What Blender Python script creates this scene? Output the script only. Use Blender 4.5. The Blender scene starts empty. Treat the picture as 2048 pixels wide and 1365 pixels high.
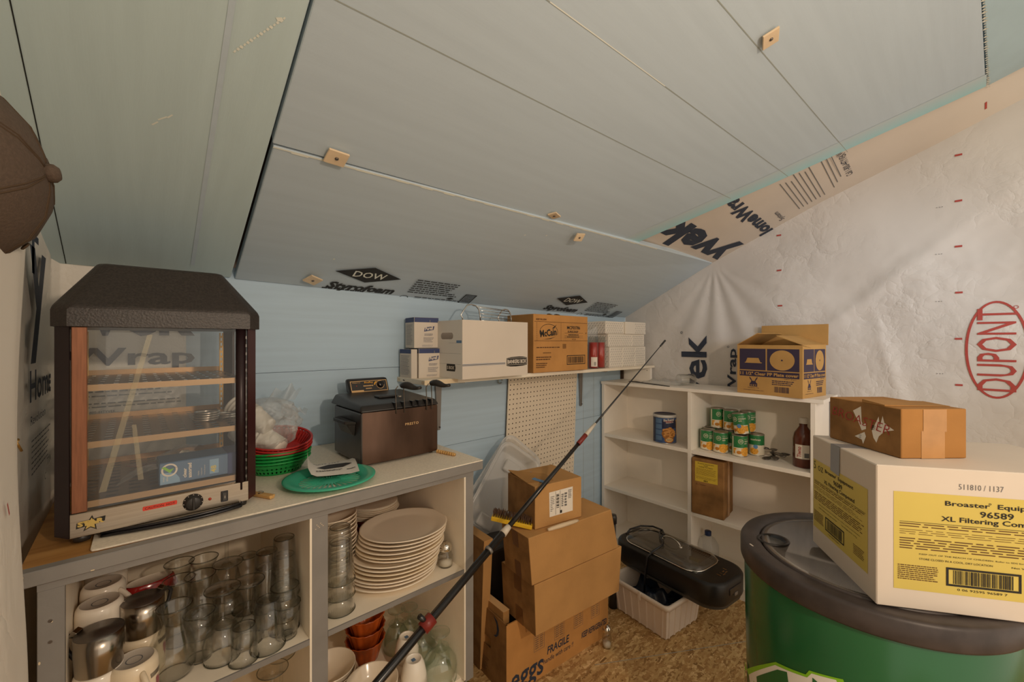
import bpy, bmesh, math, random
from mathutils import Matrix, Vector, noise
random.seed(7)
SC = bpy.context.scene
COL = SC.collection
# ---------------------------------------------------------------- camera, world, lights, exposure
F, YAW = 832.0, math.radians(47.75)
CO, SI = math.cos(YAW), math.sin(YAW)
H = 1.35
cd = bpy.data.cameras.new('camera'); cam = bpy.data.objects.new('camera', cd); COL.objects.link(cam)
cd.sensor_width = 36; cd.lens = F*36/2048; cd.clip_start = .02
cam.location = (0, 0, H); cam.rotation_euler = (math.pi/2, 0, -math.atan2(CO, SI))
SC.camera = cam
w = bpy.data.worlds.new('world'); SC.world = w; w.use_nodes = True
w.node_tree.nodes['Background'].inputs[0].default_value = (1.0, .86, .70, 1)
w.node_tree.nodes['Background'].inputs[1].default_value = .80
def lamp(name, kind, loc, energy, col, size=.05, target=None, **k):
    d = bpy.data.lights.new(name, kind); o = bpy.data.objects.new(name, d); COL.objects.link(o)
    d.energy = energy; d.color = col; o.location = loc
    if kind in ('POINT', 'SPOT'): d.shadow_soft_size = size
    if kind == 'AREA': d.size = size
    for a, b in k.items(): setattr(d, a, b)
    if target: o.rotation_euler = (Vector(target)-Vector(loc)).to_track_quat('-Z', 'Y').to_euler()
    return o
lamp('bulb_light', 'POINT', (.50, -.92, 1.77), 34, (1, .77, .56), .04)
lamp('cool_wall_spot', 'SPOT', (.9, -1.5, 1.75), 60, (.62, .78, 1), .25, (2.65, .33, 1.56), spot_size=math.radians(34), spot_blend=1.0)  # cool spot added out of view for the bluish patch on the right wall
SC.view_settings.view_transform = 'Standard'; SC.view_settings.look = 'None'
SC.view_settings.gamma = 1; SC.view_settings.use_curve_mapping = False
SC.view_settings.exposure = 0.45
SC.cycles.transparent_max_bounces = 40
SC.cycles.max_bounces = 12; SC.cycles.diffuse_bounces = 9

# ---------------------------------------------------------------- pixel -> point on a plane of the room
def ray(px, py):
    u = (px-1024)/F; v = (682.5-py)/F
    return Vector((SI*u+CO, -CO*u+SI, v))
def at(px, py, X=None, Y=None, Z=None, T=None):
    d = ray(px, py)
    t = X/d.x if X is not None else Y/d.y if Y is not None else (Z-H)/d.z if Z is not None else T
    return d*t+Vector((0, 0, H))

# ---------------------------------------------------------------- materials
def lin(c):
    if isinstance(c, str): c = [int(c[i:i+2], 16)/255 for i in (0, 2, 4)]
    return tuple((x/12.92 if x <= .04045 else ((x+.055)/1.055)**2.4) for x in c)
MATS = {}
def mat(name, col, rough=.55, metal=0, ns=0, na=0, bump=0, bs=None, spec=.4, col2=None, stretch=(1, 1, 1), detail=4, nlo=.35, nhi=.65):
    m = bpy.data.materials.new(name); m.use_nodes = True; MATS[name] = m
    t = m.node_tree; b = t.nodes['Principled BSDF']
    c = lin(col); b.inputs['Base Color'].default_value = (*c, 1)
    b.inputs['Roughness'].default_value = rough; b.inputs['Metallic'].default_value = metal
    b.inputs['Specular IOR Level'].default_value = spec
    if ns or bump:
        tc = t.nodes.new('ShaderNodeTexCoord'); mp = t.nodes.new('ShaderNodeMapping'); mp.inputs['Scale'].default_value = stretch
        t.links.new(tc.outputs['Object'], mp.inputs[0])
    if ns:
        n = t.nodes.new('ShaderNodeTexNoise'); n.inputs['Scale'].default_value = ns; n.inputs['Detail'].default_value = detail
        t.links.new(mp.outputs[0], n.inputs['Vector'])
        r = t.nodes.new('ShaderNodeValToRGB'); t.links.new(n.outputs['Fac'], r.inputs[0])
        c2 = lin(col2) if col2 else tuple(x*(1-na) for x in c); c1 = c if col2 else tuple(min(1, x*(1+na)) for x in c)
        r.color_ramp.elements[0].color = (*c2, 1); r.color_ramp.elements[1].color = (*c1, 1)
        r.color_ramp.elements[0].position = nlo; r.color_ramp.elements[1].position = nhi
        t.links.new(r.outputs[0], b.inputs['Base Color'])
    if bump:
        n2 = t.nodes.new('ShaderNodeTexNoise'); n2.inputs['Scale'].default_value = bs or ns; n2.inputs['Detail'].default_value = 5
        t.links.new(mp.outputs[0], n2.inputs['Vector'])
        bp = t.nodes.new('ShaderNodeBump'); bp.inputs['Strength'].default_value = bump; bp.inputs['Distance'].default_value = .01
        t.links.new(n2.outputs['Fac'], bp.inputs['Height']); t.links.new(bp.outputs[0], b.inputs['Normal'])
    return m
def clear(name, tint=(.93, .95, .93), edge=(.45, .5, .48), gloss=1.0, rough=.03, haze=0, hazecol=(.8, .8, .8), power=.12):
    """thin clear glass or plastic film: tinted transparency that deepens at grazing angles, with a glossy coat"""
    m = bpy.data.materials.new(name); m.use_nodes = True; MATS[name] = m
    t = m.node_tree; t.nodes.clear(); N = t.nodes.new; L = t.links.new
    out = N('ShaderNodeOutputMaterial'); lw = N('ShaderNodeLayerWeight'); lw.inputs[0].default_value = power
    mix = N('ShaderNodeMix'); mix.data_type = 'RGBA'
    mix.inputs[6].default_value = (*tint, 1); mix.inputs[7].default_value = (*edge, 1)
    L(lw.outputs['Facing'], mix.inputs[0])
    tr = N('ShaderNodeBsdfTransparent'); L(mix.outputs[2], tr.inputs[0])
    gl = N('ShaderNodeBsdfGlossy'); gl.inputs['Roughness'].default_value = rough; gl.inputs[0].default_value = (gloss, gloss, gloss, 1)
    ms = N('ShaderNodeMixShader'); l2 = N('ShaderNodeLayerWeight'); l2.inputs[0].default_value = .5
    pw = N('ShaderNodeMath'); pw.operation = 'POWER'; pw.inputs[1].default_value = 4; fr = N('ShaderNodeMath'); fr.operation = 'MULTIPLY_ADD'; fr.inputs[1].default_value = .8; fr.inputs[2].default_value = .05
    L(l2.outputs['Facing'], pw.inputs[0]); L(pw.outputs[0], fr.inputs[0])
    L(fr.outputs[0], ms.inputs[0]); L(tr.outputs[0], ms.inputs[1]); L(gl.outputs[0], ms.inputs[2])
    last = ms
    if haze:
        df = N('ShaderNodeBsdfDiffuse'); df.inputs[0].default_value = (*hazecol, 1)
        m2 = N('ShaderNodeMixShader'); m2.inputs[0].default_value = haze
        L(ms.outputs[0], m2.inputs[1]); L(df.outputs[0], m2.inputs[2]); last = m2
    L(last.outputs[0], out.inputs[0])
    return m

# ---------------------------------------------------------------- mesh building
_tx = {}
def text_geo(s, bold=0, shear=0, space=1):
    k = (s, bold, shear, space)
    if k in _tx: return _tx[k]
    c = bpy.data.curves.new('t', 'FONT'); c.body = s; c.offset = bold; c.shear = shear; c.resolution_u = 2; c.space_character = space
    o = bpy.data.objects.new('t', c)
    me = o.to_mesh()
    vs = [(v.co.x, v.co.y) for v in me.vertices]; fs = [tuple(p.vertices) for p in me.polygons]
    o.to_mesh_clear(); bpy.data.objects.remove(o); bpy.data.curves.remove(c)
    x0 = min(v[0] for v in vs); x1 = max(v[0] for v in vs); y0 = min(v[1] for v in vs); y1 = max(v[1] for v in vs)
    _tx[k] = ([(a-x0, b-y0) for a, b in vs], fs, x1-x0, y1-y0)
    return _tx[k]
class Fr:
    """a flat printing frame: origin, across, up (normal = across x up)"""
    def __init__(s, o, ux, uy, eps=.0006):
        s.o = Vector(o); s.ux = Vector(ux).normalized(); s.uy = Vector(uy).normalized(); s.n = s.ux.cross(s.uy); s.eps = eps
    def __call__(s, a, b, lift=0): return s.o+s.ux*a+s.uy*b+s.n*(s.eps+lift)
def front(x, y, z): return Fr((x, y, z), (1, 0, 0), (0, 0, 1))      # a face looking to -Y
def leftf(x, y, z): return Fr((x, y, z), (0, -1, 0), (0, 0, 1))     # a face looking to -X
class MB:
    def __init__(s): s.v = []; s.f = []; s.fm = []; s.fs = []; s.mats = []; s.cur = 0; s.M = Matrix.Identity(4)
    def use(s, m):
        if m not in s.mats: s.mats.append(m)
        s.cur = s.mats.index(m); return s
    def add(s, vs, fs, smooth=False):
        b = len(s.v); s.v += [s.M @ Vector(v) for v in vs]
        for f in fs: s.f.append([b+i for i in f]); s.fm.append(s.cur); s.fs.append(smooth)
        return s
    def quad(s, *p): return s.add(p, [tuple(range(len(p)))])
    def bm(s, b, smooth=False):
        b.verts.index_update()
        s.add([v.co.copy() for v in b.verts], [[v.index for v in f.verts] for f in b.faces], smooth); b.free(); return s
    def box(s, x0, x1, y0, y1, z0, z1, bev=0, seg=2, smooth=False):
        b = bmesh.new(); bmesh.ops.create_cube(b, size=1)
        for v in b.verts: v.co = Vector(((x0+x1)/2+v.co.x*(x1-x0), (y0+y1)/2+v.co.y*(y1-y0), (z0+z1)/2+v.co.z*(z1-z0)))
        if bev: bmesh.ops.bevel(b, geom=list(b.edges)+list(b.verts), offset=bev, segments=seg, profile=.5, affect='EDGES')
        return s.bm(b, smooth)
    def hexa(s, lo, hi, bev=0, seg=2, smooth=False):
        """bottom ring lo and top ring hi of the same length, both counter-clockwise from above"""
        n = len(lo); b = bmesh.new(); vs = [b.verts.new(p) for p in list(lo)+list(hi)]
        b.faces.new(vs[:n][::-1]); b.faces.new(vs[n:])
        for i in range(n): b.faces.new((vs[i], vs[(i+1) % n], vs[n+(i+1) % n], vs[n+i]))
        if bev: bmesh.ops.bevel(b, geom=list(b.edges)+list(b.verts), offset=bev, segments=seg, profile=.5, affect='EDGES')
        return s.bm(b, smooth)
    def prism(s, poly, z0, z1, bev=0, seg=2): return s.hexa([(x, y, z0) for x, y in poly], [(x, y, z1) for x, y in poly], bev, seg)
    def lathe(s, prof, n=32, c=(0, 0, 0), sx=1, sy=1, smooth=True, close=False, wob=None):
        vs = []; fs = []; m = len(prof)
        for i in range(n):
            a = 2*math.pi*i/n
            for j, (r, z) in enumerate(prof):
                k = wob(a, z) if wob else 1
                vs.append((c[0]+r*k*sx*math.cos(a), c[1]+r*k*sy*math.sin(a), c[2]+z))
        for i in range(n):
            for j in range(m if close else m-1):
                a, b2 = i*m+j, ((i+1) % n)*m+j; jj = (j+1) % m
                fs.append((a, b2, ((i+1) % n)*m+jj, i*m+jj))
        return s.add(vs, fs, smooth)
    def disc(s, r, c, n=32, up=True, sx=1, sy=1):
        vs = [(c[0]+r*sx*math.cos(2*math.pi*i/n), c[1]+r*sy*math.sin(2*math.pi*i/n), c[2]) for i in range(n)]
        return s.add(vs, [tuple(range(n)) if up else tuple(range(n))[::-1]])
    def tube(s, pts, r, n=8, closed=False, smooth=True, flat=1):
        pts = [Vector(p) for p in pts]; k = len(pts); rs = r if isinstance(r, (list, tuple)) else [r]*k
        vs = []; fs = []; up = None
        for i, p in enumerate(pts):
            d = (pts[(i+1) % k]-pts[i-1]) if closed else (pts[min(i+1, k-1)]-pts[max(i-1, 0)])
            d.normalize()
            if up is None: up = Vector((0, 0, 1)) if abs(d.z) < .9 else Vector((1, 0, 0))
            a = d.cross(up).normalized(); up = a.cross(d).normalized()
            for q in range(n):
                t = 2*math.pi*q/n; vs.append(p+a*math.cos(t)*rs[i]+up*math.sin(t)*rs[i]*flat)
        for i in range(k if closed else k-1):
            for q in range(n):
                fs.append((i*n+q, i*n+(q+1) % n, ((i+1) % k)*n+(q+1) % n, ((i+1) % k)*n+q))
        if not closed: fs += [tuple(range(n))[::-1], tuple((k-1)*n+q for q in range(n))]
        return s.add(vs, fs, smooth)
    def grid(s, fn, nu, nv, smooth=True):
        vs = [fn(i/nu, j/nv) for j in range(nv+1) for i in range(nu+1)]
        fs = [(j*(nu+1)+i, j*(nu+1)+i+1, (j+1)*(nu+1)+i+1, (j+1)*(nu+1)+i) for j in range(nv) for i in range(nu)]
        return s.add(vs, fs, smooth)
    # flat printing
    def rect(s, fr, x, y, w, h, lift=0): return s.quad(fr(x, y, lift), fr(x+w, y, lift), fr(x+w, y+h, lift), fr(x, y+h, lift))
    def frame(s, fr, x, y, w, h, t, lift=0):
        s.rect(fr, x, y, w, t, lift); s.rect(fr, x, y+h-t, w, t, lift); s.rect(fr, x, y+t, t, h-2*t, lift); return s.rect(fr, x+w-t, y+t, t, h-2*t, lift)
    def poly(s, fr, pts, lift=0): return s.quad(*[fr(a, b, lift) for a, b in pts])
    def oval(s, fr, x, y, rx, ry, n=32, lift=0): return s.poly(fr, [(x+rx*math.cos(2*math.pi*i/n), y+ry*math.sin(2*math.pi*i/n)) for i in range(n)], lift)
    def ring(s, fr, x, y, rx, ry, t, n=40, lift=0):
        o = [(math.cos(2*math.pi*i/n), math.sin(2*math.pi*i/n)) for i in range(n)]
        vs = [fr(x+rx*a, y+ry*b, lift) for a, b in o]+[fr(x+(rx-t)*a, y+(ry-t)*b, lift) for a, b in o]
        return s.add(vs, [(i, (i+1) % n, n+(i+1) % n, n+i) for i in range(n)])
    def text(s, fr, txt, x, y, w, h=None, bold=0, shear=0, space=1, lift=.0003, rot=0):
        g, fs, tw, th = text_geo(txt, bold, shear, space)
        sx = w/tw; sy = sx if h is None else h/th
        c, d = math.cos(rot), math.sin(rot)
        return s.add([fr(x+a*sx*c-b*sy*d, y+a*sx*d+b*sy*c, lift) for a, b in g], fs)
    def lines(s, fr, x, y, w, h, n, fill=.5, rag=.25, lift=.0003, seed=1):
        R = random.Random(seed); p = h/n
        for i in range(n):
            yy = y+h-(i+1)*p+p*(1-fill)/2; xx = x; end = x+w*(1-R.random()*rag)
            while xx < end-.0005:
                ww = min(w*(.03+.10*R.random()), end-xx); s.rect(fr, xx, yy, ww, p*fill, lift); xx += ww+w*.018
        return s
    def bars(s, fr, x, y, w, h, n=22, lift=.0003, seed=3):
        R = random.Random(seed); p = w/n
        for i in range(n): s.rect(fr, x+i*p, y, p*(.25+.5*R.random()), h, lift)
        return s
    def build(s, name, m=None, parent=None, loc=None, rot=None, label=None, kind=None, autosmooth=None):
        me = bpy.data.meshes.new(name)
        bm_ = bmesh.new(); vs = [bm_.verts.new(v) for v in s.v]
        for f, mi, sm in zip(s.f, s.fm, s.fs):
            try: ff = bm_.faces.new([vs[i] for i in f])
            except ValueError: continue
            ff.material_index = mi; ff.smooth = sm
        bm_.to_mesh(me); bm_.free()
        for k in (s.mats or [m]): me.materials.append(MATS[k] if isinstance(k, str) else k)
        if m and s.mats and m not in s.mats: me.materials[0] = MATS[m]
        o = bpy.data.objects.new(name, me); COL.objects.link(o)
        if parent: o.parent = parent
        if loc is not None: o.location = loc
        if rot is not None: o.rotation_euler = rot
        if label: o['label'] = label
        if kind: o['kind'] = kind
        return o
def mb(m): return MB().use(m)
def tag(o, label, cat, group=None, kind=None):
    o['label'] = label; o['category'] = cat
    if group: o['group'] = group
    if kind: o['kind'] = kind
    return o
def thing(name, label, cat, loc=(0, 0, 0), rz=0, group=None, rot=None):
    o = bpy.data.objects.new(name, None); COL.objects.link(o); o.empty_display_size = .05
    o.location = loc; o.rotation_euler = rot or (0, 0, rz)
    return tag(o, label, cat, group)
def dup(root, loc, label=None, rz=None, rot=None, group=None, mats=None):
    def cp(o, parent):
        c = o.copy(); COL.objects.link(c)
        if parent: c.parent = parent
        for ch in list(o.children): cp(ch, c)
        return c
    r = cp(root, None); r.location = loc
    if rot is not None: r.rotation_euler = rot
    elif rz is not None: r.rotation_euler = (0, 0, rz)
    if label: r['label'] = label
    if group: r['group'] = group
    return r
def struct(o): o['kind'] = 'structure'; return o
def perf(b, x0, x1, y0, y1, z, nx, ny, hw, hh):
    """a sheet in the xy plane pierced by nx x ny slots"""
    dx = (x1-x0)/nx; dy = (y1-y0)/ny
    for i in range(nx):
        for j in range(ny):
            a0, b0 = x0+i*dx, y0+j*dy; xs = [a0, a0+(dx-hw)/2, a0+(dx+hw)/2, a0+dx]; ys = [b0, b0+(dy-hh)/2, b0+(dy+hh)/2, b0+dy]
            for p in range(3):
                for q in range(3):
                    if p == 1 and q == 1: continue
                    b.quad((xs[p], ys[q], z), (xs[p+1], ys[q], z), (xs[p+1], ys[q+1], z), (xs[p], ys[q+1], z))
    return b
# ---------------------------------------------------------------- material list
mat('foam', 'b9c8d3', .55, ns=7, na=.022, stretch=(.3, 6, 1), spec=.25, bump=.03, bs=60)
mat('foam_left', 'bccfd2', .55, ns=7, na=.022, stretch=(6, .3, 1), spec=.25, bump=.03, bs=60)
mat('foam_blue', 'b4cbdd', .6, ns=6, na=.04, stretch=(.25, 1, 7), spec=.25, bump=.03, bs=70)
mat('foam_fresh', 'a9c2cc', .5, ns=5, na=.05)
mat('foam_seam', '9aa19b', .7)
mat('foam_chip', 'dfe2d8', .8)
mat('gap_dark', '1d1f1e', .9)
mat('ink_foam', '2e2d2b', .7)
mat('rafter', '4a3a2c', .9, ns=8, na=.3)
def wrap_mat(name, col, st):
    m = mat(name, col, .5, ns=3, na=.04, spec=.35)
    t = m.node_tree; N = t.nodes.new; L = t.links.new; b = t.nodes['Principled BSDF']; tc = N('ShaderNodeTexCoord')
    def crease(sc, det, dis):
        n = N('ShaderNodeTexNoise'); n.inputs['Scale'].default_value = sc; n.inputs['Detail'].default_value = det; n.inputs['Distortion'].default_value = dis
        s1 = N('ShaderNodeMath'); s1.operation = 'SUBTRACT'; s1.inputs[1].default_value = .5; s2 = N('ShaderNodeMath'); s2.operation = 'ABSOLUTE'; s3 = N('ShaderNodeMath'); s3.operation = 'POWER'; s3.inputs[1].default_value = .5
        L(tc.outputs['Object'], n.inputs['Vector']); L(n.outputs['Fac'], s1.inputs[0]); L(s1.outputs[0], s2.inputs[0]); L(s2.outputs[0], s3.inputs[0]); return s3.outputs[0]
    c1 = crease(4.5, 5, .25); c2 = crease(13, 5, .3)
    n2 = N('ShaderNodeTexNoise'); n2.inputs['Scale'].default_value = 2.6; n2.inputs['Detail'].default_value = 3
    rm = N('ShaderNodeMapRange'); rm.inputs[1].default_value = .40; rm.inputs[2].default_value = .62
    ad = N('ShaderNodeMath'); ad.operation = 'MULTIPLY_ADD'; ad.inputs[1].default_value = .45
    mu = N('ShaderNodeMath'); mu.operation = 'MULTIPLY'
    bp = N('ShaderNodeBump'); bp.inputs['Strength'].default_value = st; bp.inputs['Distance'].default_value = .02
    L(tc.outputs['Object'], n2.inputs['Vector']); L(n2.outputs['Fac'], rm.inputs[0])
    L(c2, ad.inputs[0]); L(c1, ad.inputs[2]); L(ad.outputs[0], mu.inputs[0]); L(rm.outputs[0], mu.inputs[1])
    L(mu.outputs[0], bp.inputs['Height']); L(bp.outputs[0], b.inputs['Normal'])
    return m
wrap_mat('wrap', 'cac6c1', .42); wrap_mat('wrap_left', 'e8e2d8', .3)
wrap_mat('wrap_smooth', 'cac0b4', .10)
mat('ink_navy', '2f3747', .7); mat('ink_red', 'a8443c', .7); mat('ink_grey', '6f6f70', .8); mat('ink_black', '26231f', .7)
mat('ink_brown', '5a3b22', .8); mat('ink_fade', '7d6a58', .85)
def osb():
    m = mat('osb', 'b98d57', .7, spec=.2); t = m.node_tree; N = t.nodes.new; L = t.links.new; b = t.nodes['Principled BSDF']
    tc = N('ShaderNodeTexCoord'); prev = None
    for k, (rot, sc) in enumerate((((0, 0, .5), (20, 75, 1)), ((0, 0, 1.9), (18, 66, 1)), ((0, 0, 2.7), (26, 85, 1)))):
        mp = N('ShaderNodeMapping'); mp.inputs['Rotation'].default_value = rot; mp.inputs['Scale'].default_value = sc; mp.inputs['Location'].default_value = (k*3.3, k, 0)
        v = N('ShaderNodeTexVoronoi'); v.inputs['Scale'].default_value = 1.0; v.inputs['Randomness'].default_value = 1
        L(tc.outputs['Object'], mp.inputs[0]); L(mp.outputs[0], v.inputs['Vector'])
        r = N('ShaderNodeValToRGB'); L(v.outputs['Color'], r.inputs[0])
        for p_, c_ in ((0, '80603a'), (1, 'e6c794')): r.color_ramp.elements[p_].color = (*lin(c_), 1)
        e = r.color_ramp.elements.new(.35); e.color = (*lin('b18a58'), 1); e = r.color_ramp.elements.new(.7); e.color = (*lin('c9a873'), 1)
        if prev is None: prev = r.outputs[0]
        else:
            n = N('ShaderNodeTexNoise'); n.inputs['Scale'].default_value = 26+14*k; L(tc.outputs['Object'], n.inputs['Vector'])
            st = N('ShaderNodeMath'); st.operation = 'GREATER_THAN'; st.inputs[1].default_value = .5; L(n.outputs['Fac'], st.inputs[0])
            mx = N('ShaderNodeMix'); mx.data_type = 'RGBA'; L(st.outputs[0], mx.inputs[0]); L(prev, mx.inputs[6]); L(r.outputs[0], mx.inputs[7]); prev = mx.outputs[2]
    L(prev, b.inputs['Base Color'])
osb()
KR = dict(rough=.75, spec=.2, bump=.04, bs=120)
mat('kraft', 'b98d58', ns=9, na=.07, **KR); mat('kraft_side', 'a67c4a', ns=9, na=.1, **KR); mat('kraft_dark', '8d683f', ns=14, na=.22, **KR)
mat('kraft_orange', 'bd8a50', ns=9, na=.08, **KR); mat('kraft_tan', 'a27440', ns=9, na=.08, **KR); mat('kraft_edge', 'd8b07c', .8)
mat('tape_clear', 'b28554', .25, spec=.5, ns=20, na=.08); mat('tape_brown', '6e4a2b', .3, spec=.5); mat('tape_grey', '8f9094', .3, spec=.5); mat('tape_blue', '5f86ad', .6)
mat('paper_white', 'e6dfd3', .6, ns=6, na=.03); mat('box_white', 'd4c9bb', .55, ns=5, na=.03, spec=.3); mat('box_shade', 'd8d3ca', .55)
mat('label_yellow', 'cdb95c', .5, ns=4, na=.04); mat('label_yellow2', 'cdb13c', .6)
mat('grey_paint', '83807c', .45, ns=14, na=.06, bump=.05, bs=50); mat('cream_paint', 'ebe1ce', .5, ns=8, na=.04, bump=.04, bs=40)
mat('plywood', 'b98a4e', .55, ns=4, na=.22, stretch=(1, 7, 1), col2='94652f'); mat('laminate', 'e6dcc9', .45, ns=160, na=.09, nlo=.3, nhi=.7)
mat('wood_raw', 'd8c2a2', .6, ns=6, na=.12, stretch=(1, 1, 9)); mat('wood_peg', 'c99f63', .6, ns=20, na=.15)
mat('chip_paint', 'dcc9a8', .7)
mat('white_paint', 'f2ece2', .4, ns=6, na=.025, spec=.35)
mat('black_metal', '2d2622', .42, ns=240, na=.35, spec=.5, bump=.12, bs=260)
mat('stile_reflection', '8a5a40', .35, metal=.4, ns=40, na=.12, stretch=(8, 8, .5)); mat('burgundy', '4e2a2a', .3, metal=.35, ns=60, na=.1, stretch=(8, 8, .3)); mat('burgundy_dark', '2a1b1d', .35, metal=.2)  # the door stile's base colour holds a painted reflection of wood and cardboard
mat('steel', 'a89c8c', .36, metal=.9, ns=30, na=.08, stretch=(.4, 1, 14)); mat('steel_dark', '77706a', .35, metal=.85, ns=30, na=.12)
mat('steel_shelf', '94795a', .35, metal=.85); mat('chrome', 'd8d4cc', .12, metal=1); mat('steel_pot', 'a39a8e', .22, metal=1, ns=9, na=.15, stretch=(1, 1, .1))
mat('brass', 'b08a4c', .35, metal=.8); mat('gold', 'c9ad62', .4, metal=.4)
mat('black_plastic', '2b2826', .4, spec=.45, bump=.03, bs=200); mat('black_gloss', '17161a', .25, spec=.5); mat('dark_grey', '3f3c39', .5)
mat('red_sticker', 'd8422f', .5); mat('red_lamp', 'b03a28', .3); mat('orange_ink', 'dca036', .5)
mat('steel_fryer', '5f4a3e', .32, metal=.85, ns=7, na=.25, stretch=(1.6, 1, .5)); mat('fryer_side', '55514f', .3, metal=.7, ns=6, na=.15)
mat('red_plastic', 'b32d29', .4, spec=.5); mat('green_plastic', '1f9a48', .4, spec=.5); mat('green_plastic2', '1a8850', .4, spec=.5); mat('teal_plastic', '3fae8c', .35, spec=.5)
mat('foam_cup', 'e8e0d2', .55); mat('white_china', 'ebe1d1', .18, spec=.55); mat('cream_china', 'e6d6ba', .18, spec=.55); mat('bone_china', 'e9dcc7', .16, spec=.55)
mat('china_foot', 'bdb3a6', .4); mat('brown_glaze', 'b0521f', .15, ns=18, na=.3, spec=.6, stretch=(1, 1, .5)); mat('red_glaze', '9c1f1b', .15, spec=.6)
mat('porcelain', 'efe9dc', .15, spec=.55); mat('salt', 'e8dfd0', .9); mat('check_black', '2a2826', .3); mat('mug_pink', '9d5d63', .4); mat('mug_red', 'a8332b', .35)
mat('galv', '8a8682', .4, metal=.5); mat('pegboard', 'e6d9c4', .55, ns=5, na=.03); mat('hook_grey', '9aa0a0', .4)
mat('navy_box', '34406b', .5); mat('purell_ink', '5d6376', .7); mat('blue_line', '5c7a9c', .6)
mat('candle_red', 'c8352f', .35, spec=.5); mat('peach_wax', 'd69a7c', .5)
mat('charcoal', '34302f', .5, ns=9, na=.2); mat('griddle', '1c1a19', .38, spec=.45, ns=20, na=.15); mat('griddle_base', '4c4a47', .5)
mat('tub_white', 'ddcfc0', .4, spec=.4); mat('bag_navy', '1d2638', .3, spec=.5, ns=18, na=.3)
mat('can_blue', '37527e', .35, spec=.5); mat('can_dark', '262c48', .35); mat('can_tan', 'd7b070', .4); mat('nut', 'c98f4a', .6); mat('nut_dark', '9a6428', .6); mat('lid_clear', 'c9c8c4', .3)
mat('can_green', '2f7d47', .35, spec=.5); mat('corn', 'e2a33c', .5, ns=160, na=.3); mat('can_cream', 'e6dcc4', .4); mat('can_seal', '5f8fbf', .4); mat('corn_dark', 'c47f28', .5)
mat('tin', 'b9b2a8', .28, metal=.9); mat('spoon_grey', '6f6a66', .3, metal=.8)
mat('syrup', '5c2a17', .15, spec=.6); mat('cap_white', 'd9d4cb', .4); mat('cap_blue', '24345c', .4)
mat('carton_tan', 'be955a', ns=9, na=.07, **KR); mat('carton_ink', '3b3146', .6)
mat('drum_green', '1d5e34', .22, spec=.55, ns=2, na=.12); mat('drum_rim', '3d3634', .45, spec=.4, ns=25, na=.2); mat('drum_inner', '8b8078', .5, ns=4, na=.35, stretch=(1, 5, 1))
mat('logo_lime', '86c52a', .4); mat('logo_white', 'e8e6df', .4); mat('logo_green', '2c6a38', .4)
mat('cap_cloth', '53453a', .85, ns=300, na=.12, bump=.2, bs=400); mat('cap_seam', '4a3928', .85)
mat('brush_yellow', 'dfb62c', .4); mat('bristle', '5b4231', .8)
mat('pole_black', '1b1a1b', .25, spec=.6); mat('pole_red', '7c2a24', .35); mat('pole_ivory', 'cfc6b6', .4)
mat('cutlery_blue', '4b6683', .35, spec=.5); mat('cutlery_light', '7d9bb4', .4); mat('lime', '7fb53a', .5); mat('packet_brown', '8c6a58', .35)
mat('olive', '8a7a2c', .4); mat('leaflet', 'ded9cf', .5); mat('navy_tyvek', '3a4357', .6)
clear('glass', (.985, .985, .975), (.46, .47, .44)); clear('glass_pane', (.97, .975, .97), (.75, .78, .76)); clear('glass_rim', (.60, .61, .57), (.25, .26, .24), 1.0, .03); clear('green_glass', (.95, .975, .955), (.55, .66, .60))
clear('film', (.94, .95, .95), (.55, .57, .57), .9, .12, .22, (.75, .75, .74)); clear('poly_lid', (.94, .95, .95), (.6, .63, .64), .8, .18, .42, (.78, .77, .75))
clear('streak_film', (.97, .95, .86), (.8, .78, .7), .9, .15, .16, (.72, .62, .40)); clear('smoke_lid', (.80, .78, .74), (.42, .40, .37)); clear('drum_lid', (.90, .89, .86), (.55, .53, .5), .8, .1, .14, (.55, .5, .45))

# ---------------------------------------------------------------- the room
YW, XW = 1.69, 2.65
zceil = lambda Y: 2.354-.47*Y
def atc(px, py, dz=0):
    d = ray(px, py); t = (1.004+dz)/(d.z+.47*d.y); return d*t+Vector((0, 0, H))
b = mb('osb'); b.box(-.35, 2.75, -1.5, 1.75, -.02, 0); floor_ = struct(b.build('floor'))
b = mb('foam_seam')
for pts in (((1.2, .30), (2.0, .28)), ((1.42, 1.05), (2.75, .24))):
    (x0, y0), (x1, y1) = pts; b.quad((x0, y0-.0015, .0006), (x1, y1-.0015, .0006), (x1, y1+.0015, .0006), (x0, y0+.0015, .0006))
b.build('joint', parent=floor_)
z1 = at(513, 747.3, Y=YW).z; z2 = at(901.6, 890.6, Y=YW).z
b = mb('foam_blue')
for a, c in ((0, z2-.0008), (z2+.0008, z1-.0008), (z1+.0008, 1.60)): b.box(-.25, 2.70, YW, YW+.03, a, c)
wall_back = struct(b.build('wall_back'))
b = mb('foam_seam')
for X in (2.16, 2.27):
    b.quad((X, YW-.0006, .2), (X+.002, YW-.0006, .2), (X+.002, YW-.0006, 1.15), (X, YW-.0006, 1.15))
b.build('board_joint', parent=wall_back)
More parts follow.
